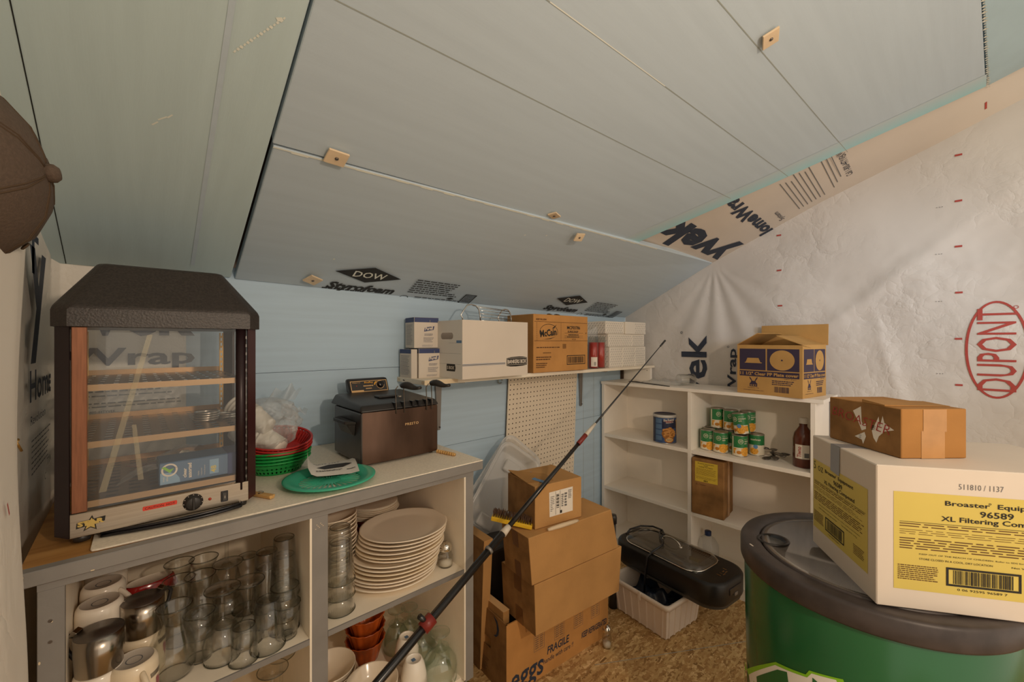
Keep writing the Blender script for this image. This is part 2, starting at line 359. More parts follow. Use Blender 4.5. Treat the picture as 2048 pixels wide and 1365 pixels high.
# left side: house wrap stapled up the wall and lapped round the corner
prof = [(-.128, -.5), (-.120, .2), (-.132, .55), (-.124, .8), (-.122, .93), (-.127, .985), (-.148, .998), (-.168, 1.02), (-.176, 1.08), (-.174, 1.25), (-.179, 1.42), (-.172, 1.58), (-.166, 1.662), (-.150, 1.683), (-.10, 1.686), (.0, 1.684), (.123, 1.687)]
pl = [(Vector(p).x, Vector(p).y) for p in prof]
def lw(u, v):
    k = u*(len(pl)-1); i = min(int(k), len(pl)-2); f = k-i
    X = pl[i][0]*(1-f)+pl[i+1][0]*f; Y = pl[i][1]*(1-f)+pl[i+1][1]*f
    top = zceil(Y)+.03; Z = top*v
    amp = .006 if Y < 1.0 else .003
    bk = 1-min(1, max(0, (Z-1.52)/.20)); X = -.176+(X+.176)*(bk*bk*(3-2*bk)) if i < 9 else X
    return (X+amp*math.sin(Z*7+Y*9)*(1 if i < 12 else .0), Y, Z)
b = mb('wrap_left'); b.grid(lw, 96, 60); wall_left = struct(b.build('wall_left'))
fy = Fr((0, YW, 0), (1, 0, 0), (0, 0, 1), .009)
b = mb('ink_navy')
b.text(fy, 'Wrap', -.155, 1.262, .30, .068, bold=.02); b.text(fy, 'vek', -.105, 1.365, .25, .17, bold=.03)
b.use('ink_grey'); b.lines(fy, -.12, 1.185, .24, .05, 4, .3); b.lines(fy, -.12, 1.155, .24, .02, 2, .3, seed=4); b.text(fy, '1-800-44TYVEK', -.1, 1.142, .06, .007)
b.use('ink_red'); b.rect(fy, .0, 1.075, .008, .012)
def lz(px, py): return at(px, py, X=-.172)
class LF:   # the far piece of the left wall, which is seen at a grazing angle
    def __call__(s, a, bb, lift=0): return Vector((-.166, a, bb))
lf = LF(); b.use('ink_navy')
b.text(lf, 'y', 1.36, 1.30, .22, .26, bold=.02); b.text(lf, 'T', 1.33, 1.50, .14, .09, bold=.02)
b.text(lf, 'Home', 1.36, 1.215, .32, .07, bold=.02); b.text(lf, 'Revolution', 1.37, 1.165, .2, .02)
b.use('ink_grey'); b.lines(lf, 1.38, 1.05, .28, .085, 7, .3); b.text(lf, 'TYV', 1.60, 1.03, .07, .018); b.text(lf, 'C', 1.56, 1.00, .02, .018)
b.build('printed_lettering', parent=wall_left)
b = mb('ink_red')
p = at(14, 1010, X=-.118); b.quad(p, p+Vector((0, .012, -.018)), p+Vector((0, .016, -.016)), p+Vector((0, .004, .002)))
b.build('printed_mark', parent=wall_left)

# right side: crinkled house wrap with gathers
CR = [(-1.4, 2.78), (-.146, 2.327), (.096, 2.231), (.527, 2.072), (1.071, 1.834)]
def crz(Y):
    if Y >= 1.071: return 1.52+.507*(1.69-Y)+.006
    for (y0, a), (y1, c) in zip(CR, CR[1:]):
        if Y <= y1: return a+(c-a)*(Y-y0)/(y1-y0)
def wdisp(Y, Z):
    top = 1.83; d = 0
    a = math.atan2(Y-1.07, max(.05, top-Z)); r = math.hypot(Y-1.07, top-Z)
    g = max(0, 1-abs(r-.42)/.55)
    if Z < top: d += .017*g*(.5+.5*math.cos(a*17+.8))*max(0, 1-abs(a+.12)/1.1)
    d += .006*math.sin(Y*5.3+Z*3.1)+.004*math.sin(Y*11-Z*8.5+1)
    l = (Z-1.55)-(.9*(.35-Y)); d += .010*math.exp(-(l/.05)**2)*max(0, 1-abs(Y-.3)/.5)
    l = (Y-.27)-.22*(Z-1.3); d += .010*math.exp(-(l/.03)**2)*max(0, 1-abs(Z-1.25)/.35)
    q = Vector((0, Y*1.0+.35*Z, Z*1.25))
    m = min(1, max(0, .25+1.6*noise.noise(Vector((3, Y*1.7, Z*1.7)))+.45*min(1, max(0, (1.05-Y)/.35))))
    rg = noise.ridged_multi_fractal(q*2.3+Vector((5, 0, 0)), .9, 2.1, 5, 1.0, 2.0)
    r2 = noise.ridged_multi_fractal(Vector((9, Y*3.1-1.9*Z, Z*4.3+.8*Y)), .8, 2.2, 4, 1.0, 2.0)
    d += m*(.0065*rg+.0030*r2)-.004
    e = min(1, max(0, (crz(Y)-Z)/.12)); return d*e
def rw(u, v):
    Y = -1.3+u*(YW-.001+1.3); Z = v*crz(Y); return (XW-wdisp(Y, Z), Y, Z)
b = mb('wrap'); b.grid(rw, 330, 240); wall_right = struct(b.build('wall_right'))
class RF:   # printing frame on the right wall: a runs up, b runs towards +Y (text reads upwards)
    def __call__(s, a, bb, lift=0): return Vector((XW-wdisp(bb, a)-.0035-lift, bb, a))
rf = RF(); b = mb('ink_navy')
# Tyvek: letter height from Y=1.053 (base) to 1.26 (ascender)
b.text(rf, 'Tyvek', .70, 1.053, .685, .215, bold=.02); b.text(rf, 'HomeWrap', .72, .918, .585, .062, bold=.02)
b.ring(rf, 1.405, 1.265, .008, .008, .003, 12); b.ring(rf, 1.315, .978, .006, .006, .002, 12)
b.use('ink_red')
c0 = at(1993, 700, X=2.635)
b.ring(rf, c0.z, c0.y, .203, .088, .0085, 56); b.text(rf, 'DUPONT', c0.z-.172, c0.y-.054, .344, .108, bold=.004)
p = at(2033, 614, X=2.635); b.ring(rf, p.z, p.y, .007, .007, .002, 14)
for px, py in ((1918, 585), (1917, 678), (1918, 771), (1917, 492), (1917, 400), (1917, 309), (1935, 246), (1558, 541), (1561, 612), (1556, 470)):
    p = at(px, py, X=2.635); b.quad(*[rf(p.z+dz, p.y+dy) for dz, dy in ((-.004, .011), (-.004, -.011), (.004, -.011), (.004, .011))])
b.use('ink_grey')
for px, py in ((1878, 508), (1878, 603), (1880, 748), (1879, 413)):
    p = at(px, py, X=2.635)
    for k in (-.008, 0, .009): b.oval(rf, p.z, p.y+k, .0015, .002, 8)
b.build('printed_logo', parent=wall_right)

# ceiling: rafters, a lap of house wrap along the right, foam boards nailed below
b = mb('rafter'); b.hexa([(-.3, -1.4, zceil(-1.4)+.075), (2.75, -1.4, zceil(-1.4)+.075), (2.75, 1.76, zceil(1.76)+.075), (-.3, 1.76, zceil(1.76)+.075)],
                         [(-.3, -1.4, zceil(-1.4)+.10), (2.75, -1.4, zceil(-1.4)+.10), (2.75, 1.76, zceil(1.76)+.10), (-.3, 1.76, zceil(1.76)+.10)])
ceiling = struct(b.build('ceiling'))
UE = [(1.82, 1.10), (2.19, .552), (2.535, -.045), (2.60, -.16), (2.63, -2)]
def uedge(Y):
    if Y > 1.10: return 1.82-.65*(Y-1.10)
    for (a, y0), (c, y1) in zip(UE, UE[1:]):
        if Y >= y1: return a+(c-a)*(Y-y0)/(y1-y0)
    return 2.63
def strip(X, Y):
    e = uedge(Y); k = max(0, (X-e)/(XW-e)); return (1-k)*(zceil(Y)+.032)+k*crz(Y)
b = mb('wrap_smooth'); b.grid(lambda u, v: (uedge(-1.3+v*2.42)-.10+u*(XW-uedge(-1.3+v*2.42)+.10), -1.3+v*2.42, strip(uedge(-1.3+v*2.42)-.10+u*(XW-uedge(-1.3+v*2.42)+.10), -1.3+v*2.42)), 24, 90)
lap = b.build('house_wrap_lap', parent=ceiling)
class SF:   # lettering on the lap: a runs from the wall inward (-X), b towards +Y
    def __call__(s, a, bb, lift=0): return Vector((2.62-a, bb, strip(2.62-a, bb)-.0025))
sf = SF(); b = mb('ink_navy')
b.text(sf, 'yvek', -.02, .885, .74, .20, bold=.045); b.text(sf, 'HomeWrap', -.10, .72, .70, .085, bold=.045); b.text(sf, 'System', .02, .665, .12, .03)
b.use('ink_grey')
for k in range(7): b.rect(sf, .03, .60-.018*k, .34-.02*(k % 3), .003)
for k in range(3): b.rect(sf, .05+.03*k, .45-.018*k, .3, .003)
b.use('ink_navy'); b.text(sf, 'Call 1-800-44TYVEK', .08, .375, .19, .024); b.text(sf, 'WWW.TYVEK.COM', .27, .38, .2, .024)
b.use('ink_red'); b.ring(sf, .36, -.17, .14, .06, .008, 40); b.text(sf, 'DUPONT', .25, -.2, .22, .06)
p = atc(1974, 188); b.rect(sf, 2.62-p.x, p.y, .02, .006)
b.build('printed_lettering', parent=lap)
def board(name_mat, poly, t=.028, bev=.002):
    """a foam board: under-face corners, thickness upwards"""
    b = mb(name_mat); lo = [Vector(p) for p in poly]; up = Vector((0, .43, .90))*t
    n = (lo[1]-lo[0]).cross(lo[2]-lo[0])
    if n.z > 0 and False: lo = lo[::-1]
    b.hexa(lo, [p+up for p in lo], bev, 1); return b
def ext(p, q, k): return Vector(p)+(Vector(q)-Vector(p))*k
s0 = Vector((.488, 1.688, 0)); s0.z = zceil(s0.y)
g = lambda px, py: atc(px, py)
# left board, grain running up the slope
A0 = g(461, 556); A1 = g(620, 0); A2 = ext(A0, A1, 1.9)
b = board('foam_left', [(-.195, 1.684, zceil(1.684)), A0, A2, (-.16, A2.y, zceil(A2.y))])
bl = struct(b.build('ceiling.001')); eps = Vector((0, -.0003, -.0009))
def line(b, p, q, w):
    d = (q-p).cross(Vector((0, .43, .9))).normalized()*w/2; b.quad(p-d+eps, p+d+eps, q+d+eps, q-d+eps)
b = mb('gap_dark'); line(b, g(132, 527), ext(g(132, 527), g(20, 0), 1.5), .0018)
b.use('foam'); line(b, g(385, 530), ext(g(385, 530), g(465, 0), 1.4), .010)
b.use('foam_chip')
for px, py, q in ((325, 236, 9), (310, 246, 6), (340, 232, 5)): line(b, g(px-q, py+3), g(px+q, py-3), .003)
for k in range(16):
    x, y = 468+k*6.6, 104-k*4.4; line(b, g(x, y), g(x+3, y-4), .003+.0012*(k % 3))
for k in range(4): line(b, g(553+3*k, 34), g(557+3*k, 42), .003)
b.build('scuff', parent=bl)
# lower board with the printing
B0 = g(469, 560); B0.y = 1.686; B0.z = zceil(B0.y)
B3 = g(547, 292); Bc = at(1425, 526.5, X=2.647); Bd = Vector((2.648, 1.69, 1.52)); Bm = at(1180, 631, Y=1.686)
b = board('foam', [B0, Bm, Bd, Bc, B3]); blo = struct(b.build('ceiling.002'))
du = (Bm-B0).normalized(); dn = (B3-B0); dn = (dn-du*dn.dot(du)).normalized()
class BF:
    def __call__(s, a, c, lift=0): return P0+du*a+dn*c+Vector((0, -.0006, -.0015))
def bq(px, py):   # pixel -> point on the lower board's face
    n = du.cross(dn); d = ray(px, py); o = Vector((0, 0, H)); return o+d*((B0-o).dot(n)/d.dot(n))
P0 = B0; bf = BF()
def bc(px, py): q = bq(px, py)-B0; return q.dot(du), q.dot(dn)
b = mb('ink_foam')
for (cx, cy), k in ((bc(740, 550.5), 1.5), (bc(1146, 601), 1.58)):
    b.poly(bf, [(cx-.088*k, cy), (cx, cy-.036*k), (cx+.088*k, cy), (cx, cy+.036*k)])
    b.text(bf, 'Styrofoam', cx-.088*k, cy-.090*k, .185*k, .043*k, bold=.045, shear=.25)
    b.lines(bf, cx+.135*k, cy-.062*k, .17*k, .075*k, 7, .4, seed=5); b.lines(bf, cx+.17*k, cy-.112*k, .20*k, .036*k, 4, .4, seed=6)
    b.frame(bf, cx+.33*k, cy-.09*k, .045*k, .055*k, .004*k); b.lines(bf, cx+.336*k, cy-.084*k, .034*k, .043*k, 6, .6, .05)
    b.ring(bf, cx+.138*k, cy-.088*k, .013*k, .010*k, .002*k, 20); b.poly(bf, [(cx+.275*k, cy-.07*k), (cx+.29*k, cy-.076*k), (cx+.305*k, cy-.07*k), (cx+.29*k, cy-.064*k)])
    b.use('foam_chip'); b.text(BF() if False else bf, 'DOW', cx-.042*k, cy-.013*k, .086*k, .026*k, bold=.012); 
    for i in range(len(b.v)-len(text_geo('DOW', .012, 0, 1)[0]), len(b.v)): b.v[i] = b.v[i]+Vector((0, -.0004, -.0009))
    b.use('ink_foam')
x, y = bc(640, 580); b.lines(bf, x, .002, .17, .009, 1, .8)
b.build('printed_lettering', parent=blo)
b = mb('foam_chip')
S0, S1 = B3, Bc
for k in range(60):
    t0, t1 = k/60, (k+1)/60
    if t0 > .72: break
    p, q = S0.lerp(S1, t0), S0.lerp(S1, t1); w_ = .004+.003*math.sin(k*1.7)**2
    b.quad(p+Vector((0, .0, -.0012)), p+Vector((0, w_, -.0012-w_*.5)), q+Vector((0, w_, -.0012-w_*.5)), q+Vector((0, 0, -.0012)))
for px, py in ((668, 518), (1093, 471), (1050, 470), (1117, 545)):
    p = bq(px, py); b.quad(p+Vector((-.004, 0, -.001)), p+Vector((0, -.004, .001)), p+Vector((.004, 0, -.001)), p+Vector((0, .004, -.003)))
b.build('broken_edge', parent=blo)
# upper boards, cut askew along the right
U0 = g(545, 287); U1 = g(1274, 485.5); U2 = g(1540, 369.5); U3 = g(1972, 172.5); U4 = ext(g(1972, 172.5), g(1963, 0), 3.2); U5 = ext(g(545, 287), g(628, 0), 1.9)
b = board('foam', [U0, U1, U2, U3, U4, U5]); bu = struct(b.build('ceiling.003'))
b = mb('foam_seam')
for p, q in (((673, 0), (1461, 397)), ((1095, 0), (1576, 353)), ((1521, 100), (1695, 304))):
    P_, Q_ = g(*p), g(*q); line(b, ext(Q_, P_, 1.9), Q_, .0022)
b.use('foam_chip'); line(b, g(1100, 3), g(1330, 172), .0022)
b.build('score_line', parent=bu)
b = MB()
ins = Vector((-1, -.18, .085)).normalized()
EW = .115; cA, cB = lin('bac8ce'), lin('a0cfd6')  # cyan bounce light painted as colour bands, strongest at the cut edge
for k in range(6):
    mat('foam_bounce_%d' % k, 'b3bab5', .55); f_ = ((k+.5)/6)**1.0
    MATS['foam_bounce_%d' % k].node_tree.nodes['Principled BSDF'].inputs['Base Color'].default_value = (*[a+(c-a)*(1-f_) for a, c in zip(cA, cB)], 1)
    b.use('foam_bounce_%d' % k)
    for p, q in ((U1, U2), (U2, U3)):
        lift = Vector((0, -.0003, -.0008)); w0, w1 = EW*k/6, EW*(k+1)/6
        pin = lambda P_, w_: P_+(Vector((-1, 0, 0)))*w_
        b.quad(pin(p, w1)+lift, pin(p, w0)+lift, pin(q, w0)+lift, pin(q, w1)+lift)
b.build('bounce_edge', parent=bu)
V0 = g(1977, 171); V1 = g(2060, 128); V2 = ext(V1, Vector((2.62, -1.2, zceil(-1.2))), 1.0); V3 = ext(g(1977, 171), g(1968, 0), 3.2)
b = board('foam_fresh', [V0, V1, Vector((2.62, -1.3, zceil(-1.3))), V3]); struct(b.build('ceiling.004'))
b = mb('foam_chip'); R = random.Random(5)
for k in range(40):
    t = k/40; p = V0.lerp(g(1968, 0), t*1.1)+Vector((.008, 0, -.002)); s_ = .003+.005*R.random(); b.quad(p+Vector((-s_, 0, 0)), p+Vector((0, -s_, -.001)), p+Vector((s_, 0, 0)), p+Vector((0, s_, -.001)))
b.build('broken_edge', parent=bu)
# ---------------------------------------------------------------- ceiling fixings, nails, cap
def washer(px, py, sz, rz, label, bent=0, on=None):
    p = (on or atc)(px, py)
    M = Matrix.Translation(p+Vector((0, -.004, -.009))) @ Matrix.Rotation(math.radians(-25.2), 4, 'X') @ Matrix.Rotation(rz, 4, 'Z') @ Matrix.Rotation(bent, 4, 'X')
    t = thing('plywood_washer', label, 'wood scrap', p, group='plywood squares nailed to the ceiling boards')
    inv = Matrix.Translation(-p)
    b = mb('wood_raw'); b.M = inv @ M; b.box(-sz, sz, -sz*.85, sz*.85, -.003, .003, .0006, 1); b.build('plywood', parent=t)
    b = mb('steel_dark'); b.M = inv @ M; b.lathe([(.0001, -.0055), (.0045, -.005), (.005, -.003), (.0012, -.002), (.0012, .012)], 12); b.build('nail', parent=t)
washer(672, 310, .026, .05, 'square plywood scrap nailed above the long ceiling seam, by the dark gap')
washer(1107, 427, .021, .3, 'small plywood scrap nailed just above the seam beyond its middle', .35)
washer(1157, 471, .022, -.2, 'small plywood scrap nailed just below the seam near the house wrap', -.3, bq)
washer(625, 556, .026, .5, 'plywood scrap nailed beside the black diamond print on the low board', 0, bq)
washer(1538, 72, .024, .35, 'plywood scrap nailed high on the big upper ceiling board')
def nail(a, c, label):
    t = Vector(c)-Vector(a); b = mb('brass')
    b.tube([(0, 0, 0), t*.94], .0018, 8); b.tube([t*.93, t*.97, t], [.0018, .0045, .0048], 10)
    tag(b.build('nail', loc=a), label, 'nail', 'nails in the wrap-covered side')
p = at(44, 181, T=.80); nail((-.20, p.y+.02, p.z+.006), p, 'brass nail sticking out above the hanging cap')
p = at(31, 882, T=.66); nail((-.135, p.y+.015, p.z-.02), p, 'brass nail sticking out of the wrap beside the display warmer')

# cap hung on the left side with its crown pointing into the room
cpos = Vector((-.168, .862, 1.572)); CS = Matrix.Scale(1.14, 4)
cap = thing('baseball_cap', 'brown cloth baseball cap hung on a nail with its crown button outward', 'cap', cpos)
ax = Matrix.Rotation(math.radians(90), 4, 'Y') @ Matrix.Rotation(math.radians(6), 4, 'X')
b = mb('cap_cloth'); b.M = Matrix.Translation((0, 0, 0)) @ CS @ Matrix.Rotation(math.radians(-8), 4, 'Z') @ Matrix.Rotation(math.radians(84), 4, 'Y')
prof = [(.108, -.06), (.109, -.035), (.106, -.008), (.097, .022), (.079, .046), (.052, .063), (.022, .0705), (.001, .072)]
b.lathe(prof, 48, wob=lambda a, z: 1+.012*math.cos(6*a)); b.build('crown', parent=cap)
b = mb('cap_cloth'); b.M = CS @ Matrix.Rotation(math.radians(-8), 4, 'Z') @ Matrix.Rotation(math.radians(84), 4, 'Y')
b.lathe([(.0001, .083), (.007, .082), (.0105, .078), (.011, .072), (.009, .068)], 20); b.build('button', parent=cap)
b = mb('cap_seam'); b.M = CS @ Matrix.Rotation(math.radians(-8), 4, 'Z') @ Matrix.Rotation(math.radians(84), 4, 'Y')
for k in range(6):
    a = k*math.pi/3+.06
    for off in (-.045, .045):
        b.tube([(r*1.004*math.cos(a+off*.05/max(r, .05)), r*1.004*math.sin(a+off*.05/max(r, .05)), z) for r, z in prof], .0011, 5)
b.build('seam', parent=cap)
b = mb('cap_seam'); b.M = CS @ Matrix.Rotation(math.radians(-8), 4, 'Z') @ Matrix.Rotation(math.radians(84), 4, 'Y')
for k in range(6):
    b = mb('cap_seam'); b.M = CS @ Matrix.Rotation(math.radians(-8), 4, 'Z') @ Matrix.Rotation(math.radians(84), 4, 'Y'); a = k*math.pi/3+math.pi/6+.06; c_ = Vector((.0935*math.cos(a), .0935*math.sin(a), .030)); n_ = Vector((math.cos(a)*.75, math.sin(a)*.75, .66)); u_ = n_.cross(Vector((0, 0, 1))).normalized(); v_ = n_.cross(u_)
    b.tube([c_+n_*.001+u_*.0045*math.cos(q*math.pi/5)+v_*.0045*math.sin(q*math.pi/5) for q in range(10)], .0014, 5, closed=True); b.build('eyelet', parent=cap)
b = mb('cap_cloth'); b.M = CS @ Matrix.Rotation(math.radians(-8), 4, 'Z') @ Matrix.Rotation(math.radians(84), 4, 'Y')
def brim(u, v):
    a = math.radians(-158+u*-44+90+180); a = math.radians(200+u*140); r = .108+.07*v*math.sin(math.pi*min(1, max(0, u)))**.6
    return (r*math.cos(a), r*math.sin(a), -.052-.02*v)
b.grid(brim, 24, 6); b.build('brim', parent=cap)

# ---------------------------------------------------------------- grey storage counter
zc, Yf = .945, 1.115
ctr = thing('storage_counter', 'grey painted wooden counter with open cream shelves, against the blue back boards', 'counter', (0, 0, 0))
b = mb('plywood'); b.box(-.150, .870, 1.112, YW-.004, .928, zc-.0012, 0); b.build('countertop', parent=ctr)
b = mb('grey_paint'); b.box(-.151, .871, 1.104, 1.128, .918, zc, .0015, 1); b.use('chip_paint'); fr = front(-.150, 1.1037, .92); b.poly(fr, [(.002, .002), (.006, .001), (.008, .02), (.003, .022)]); b.rect(fr, .09, .0, .005, .002); b.build('front_edge', parent=ctr)
b = mb('grey_paint'); b.box(-.128, .839, Yf, Yf+.018, .9025, .918, 0); b.build('rail', parent=ctr)
posts = ((-.128, -.094), (.331, .371), (.806, .839))
for i, (a, c) in enumerate(posts):
    b = mb('grey_paint'); b.box(a, c, Yf, Yf+.018, .226, .9025, .001, 1)
    if i == 0:
        b.use('steel_dark'); fr = front(a, Yf, 0); b.oval(fr, .016, .845, .003, .003, 10); b.oval(fr, .016, .807, .003, .003, 10); b.use('chip_paint'); b.oval(fr, .018, .843, .0015, .0015, 8); b.oval(fr, .003, .775, .0015, .003, 8)
    if i == 1:
        b.use('chip_paint'); fr = front(a, Yf, 0)
        for k in range(7): b.rect(fr, .008+.003*k, .872+.002*(k*5 % 7), .003, .0012)
    b.build('post', parent=ctr)
for pl_ in (((-.116, -.0965, Yf+.018),), ((.3265, .3315, Yf-.0005), (.3315, .371, Yf+.018)), ((.801, .8065, Yf-.0005), (.8065, .822, Yf+.018))):
    b = mb('cream_paint')
    for a, c, e in pl_: b.box(a, c, e, YW-.03, .235, .9025)
    b.build('side_panel', parent=ctr)
b = mb('cream_paint'); b.box(-.116, .83, YW-.03, YW-.006, .22, .918); b.build('back_panel', parent=ctr)
for a, c in ((-.0965, .3265), (.371, .801)):
    b = mb('cream_paint'); b.box(a, c, Yf+.004, YW-.03, .587, .600); b.use('grey_paint'); b.box(a, c, Yf-.0005, Yf+.004, .586, .5998); b.build('shelf', parent=ctr)
b = mb('cream_paint'); b.box(-.128, .839, Yf+.018, YW-.03, .215, .235); b.build('bottom_panel', parent=ctr)
b = mb('rafter'); b.box(-.11, .82, Yf+.16, YW-.03, 0, .215); b.build('plinth', parent=ctr)
b = mb('laminate'); pts = [(-.062, 1.1315)]
pts = [(-.0625, 1.140), (-.0605, 1.1345), (-.054, 1.1315), (.30, 1.118), (.872, 1.106), (.873, YW-.006), (-.055, YW-.006)]
b.prism(pts, zc, zc+.0035, .0006, 1); tag(b.build('laminate_sheet'), 'cream speckled laminate sheet lying on the grey counter under the fryer', 'sheet')
zt = zc+.0035

# ---------------------------------------------------------------- heated display case
wa = thing('display_warmer', 'glass heated display case with black hipped top on the counter', 'food warmer', (0, 0, 0))
x0, x1, y0, y1 = -.117, .228, 1.185, 1.565
b = mb('steel'); b.prism([(x0+.023, y0), (x1-.021, y0), (x1-.021, y1), (x0+.023, y1)], .961, 1.008, .001, 1)
fr = front(-.094, y0, .961); b.use('red_sticker'); b.poly(fr, [(.108, .026), (.164, .0265), (.165, .031), (.164, .0355), (.108, .035), (.107, .030)])
b.use('ink_black'); b.text(fr, 'CAUTION  HOT', .111, .028, .05, .005, lift=.0004)
b.build('base_panel', parent=wa)
b = mb('ink_black'); fr = Fr((-.064, y0, .985), (1, 0, .03), (0, 0, 1))
st = lambda k: [(.0+(.0165 if i % 2 == 0 else .0075)*k*math.sin(i*math.pi/5+.1), (.0165 if i % 2 == 0 else .0075)*k*math.cos(i*math.pi/5+.1)-.001) for i in range(10)]
b.poly(fr, st(1)); b.poly(fr, [(-.021, -.006), (.020, -.001), (.021, .009), (-.020, .005)], .0002); b.use('gold'); b.poly(fr, st(.72), .0004)
b.text(fr, 'STAR', -.019, -.0035, .038, .0105, bold=.06, lift=.0007); b.build('badge', parent=wa)
b = mb('black_plastic'); b.M = Matrix.Translation((.099, y0, .9845)) @ Matrix.Rotation(math.pi/2, 4, 'X')
b.lathe([(.0185, 0), (.0185, .002), (.0165, .003), (.0145, .012), (.012, .014), (.0001, .014)], 32); b.box(-.0022, .0022, -.013, .013, .013, .0175, .001, 1)
b.use('box_white'); 
for k in range(9):
    a = math.radians(-40+k*32); b.oval(Fr((.0168*math.cos(a), .0168*math.sin(a), .0026), (1, 0, 0), (0, 1, 0)), 0, 0, .001, .001, 6)
b.build('thermostat_knob', parent=wa)
b = mb('red_lamp'); b.M = Matrix.Translation((.130, y0, .9835)) @ Matrix.Rotation(math.pi/2, 4, 'X'); b.lathe([(.0032, 0), (.0032, .001), (.0018, .0025), (.0001, .003)], 14); b.build('pilot_lamp', parent=wa)
b = mb('black_gloss'); b.box(.151, .165, y0-.003, y0+.001, .971, .996, .001, 1); b.use('dark_grey'); b.hexa([(.1535, y0-.003, .974), (.1625, y0-.003, .974), (.1625, y0-.003, .993), (.1535, y0-.003, .993)], [(.1545, y0-.006, .975), (.1615, y0-.006, .975), (.1615, y0-.0045, .992), (.1545, y0-.0045, .992)])
b.use('box_white'); b.rect(front(.1575, y0-.006, .98), 0, 0, .001, .006, .0006); b.build('rocker_switch', parent=wa)
for X, Y in ((-.078, y0+.02), (.193, y0+.02), (-.078, y1-.03), (.193, y1-.03)):
    b = mb('black_plastic'); b.lathe([(.0001, zt-.961), (.013, zt-.961), (.014, -.004), (.011, 0)], 18, (X, Y, .9612)); b.build('foot', parent=wa)
for sx in (0, 1):
    for sy in (0, 1):
        q = lambda X, Y: ((x0+X) if not sx else (x1-X), (y0+Y) if not sy else (y1-Y))
        ch = [q(0, .048), q(0, .034), q(.0215, .0), ]
        b = mb('burgundy' if sx and not sy else 'burgundy_dark')
        poly = [q(0, .05), q(0, .033), q(.0225, 0), q(.0235, .006), q(.006, .036), q(.006, .05)]
        if (sx+sy) % 2 == 1: poly = poly[::-1]
        b.prism(poly[::-1], .9615, 1.379); b.build('post', parent=wa)
b = mb('stile_reflection'); b.box(-.0915, -.0695, y0+.001, y0+.012, 1.009, 1.378, .001, 1); b.build('door_stile', parent=wa, label='reddish door stile beside the glass')
b = mb('burgundy_dark'); b.tube([(.192, y0+.010, .990), (.192, y0+.010, 1.379)], .0105, 14); b.build('door_stile', parent=wa, label='dark rounded door stile')
b = mb('galv'); b.tube([(.2035, y0+.012, 1.0), (.2035, y0+.012, 1.378)], .0015, 6)
for k in range(18): b.box(.2025, .2045, y0+.0085, y0+.011, 1.015+k*.02, 1.022+k*.02)
b.build('hinge', parent=wa)
for X in (-.093, .198):
    b = mb('brass')
    for k in range(24): b.box(X-.005, X-.002, y1-.022, y1-.018, 1.01+k*.0152, 1.01+k*.0152+.0152); b.box(X+.002, X+.005, y1-.022, y1-.018, 1.01+k*.0152, 1.01+k*.0152+.0152); b.box(X-.002, X+.002, y1-.022, y1-.018, 1.01+k*.0152, 1.0165+k*.0152)
    b.build('shelf_standard', parent=wa)
for z, nx, ny, hw, hh in ((1.261, 12, 5, .008, .045), (1.145, 9, 10, .013, .014), (1.025, 8, 11, .019, .012)):
    b = mb('steel_shelf'); perf(b, -.088, .196, 1.203, 1.548, z-.001, nx, ny, hw, hh); b.use('steel_dark'); perf(b, -.088, .196, 1.203, 1.548, z-.0022, nx, ny, hw, hh)
    b.use('steel_shelf'); b.box(-.088, .196, 1.200, 1.203, z-.013, z); b.box(-.088, .196, 1.548, 1.550, z-.002, z+.012); b.build('wire_shelf' if 0 else 'slotted_shelf', parent=wa)
b = mb('black_metal')
def rr(xa, xb, ya, yb, z, r=.02): return [(xa+r, ya, z), (xb-r, ya, z), (xb, ya+r, z), (xb, yb-r, z), (xb-r, yb, z), (xa+r, yb, z), (xa, yb-r, z), (xa, ya+r, z)]
lo = rr(-.121, .233, 1.178, 1.575, 1.379, .024); mid = rr(-.121, .233, 1.178, 1.575, 1.418, .024); hi = rr(-.058, .163, 1.246, 1.505, 1.517, .012)
bb = bmesh.new(); R0 = [[bb.verts.new(p) for p in r_] for r_ in (lo, mid, hi)]
for r1, r2 in zip(R0, R0[1:]):
    for i in range(8): bb.faces.new((r1[i], r1[(i+1) % 8], r2[(i+1) % 8], r2[i]))
bb.faces.new(R0[2]); bb.faces.new(R0[0][::-1]); bmesh.ops.bevel(bb, geom=[e for e in bb.edges if min(v.co.z for v in e.verts) > 1.40], offset=.007, segments=3, profile=.5, affect='EDGES'); b.bm(bb)
b.build('hood', parent=wa)
for nm, pts in (('front', ((-.07, y0+.008), (.183, y0+.008))), ('back', ((-.095, y1-.006), (.205, y1-.006))), ('side', ((x0+.004, 1.235), (x0+.004, 1.515))), ('side', ((x1-.004, 1.235), (x1-.004, 1.515)))):
    b = mb('glass_pane'); (xa, ya), (xb, yb) = pts; b.quad((xa, ya, 1.0085), (xb, yb, 1.0085), (xb, yb, 1.378), (xa, ya, 1.378)); b.build('glass_pane', parent=wa)
for px0, py0, px1, py1, w_ in ((300, 670, 205, 985, .011), (268, 850, 282, 960, .009)):  # thin yellowish translucent strips slanting across the front pane
    b = mb('streak_film'); p, q = at(px0, py0, Y=y0+.0072), at(px1, py1, Y=y0+.0072); d_ = Vector((w_/2, 0, 0)); b.quad(p-d_*.8, p+d_*.8, q+d_, q-d_); b.build('pane_streak', parent=wa)
b = mb('black_gloss')
for dz, dy in ((0, 0), (.005, .004), (.002, .010)):
    b.tube([(-.05+.37*t-.09*t*t*0, 1.190+dy+.0-.030*math.sin(math.pi*min(1, t*1.15)), zt+.004+dz+.006*t) for t in [i/14 for i in range(10)]]+[(.20, 1.26, zt+.008), (.18, 1.36, zt+.006)], .0032, 8)
b.build('power_cord', parent=wa)
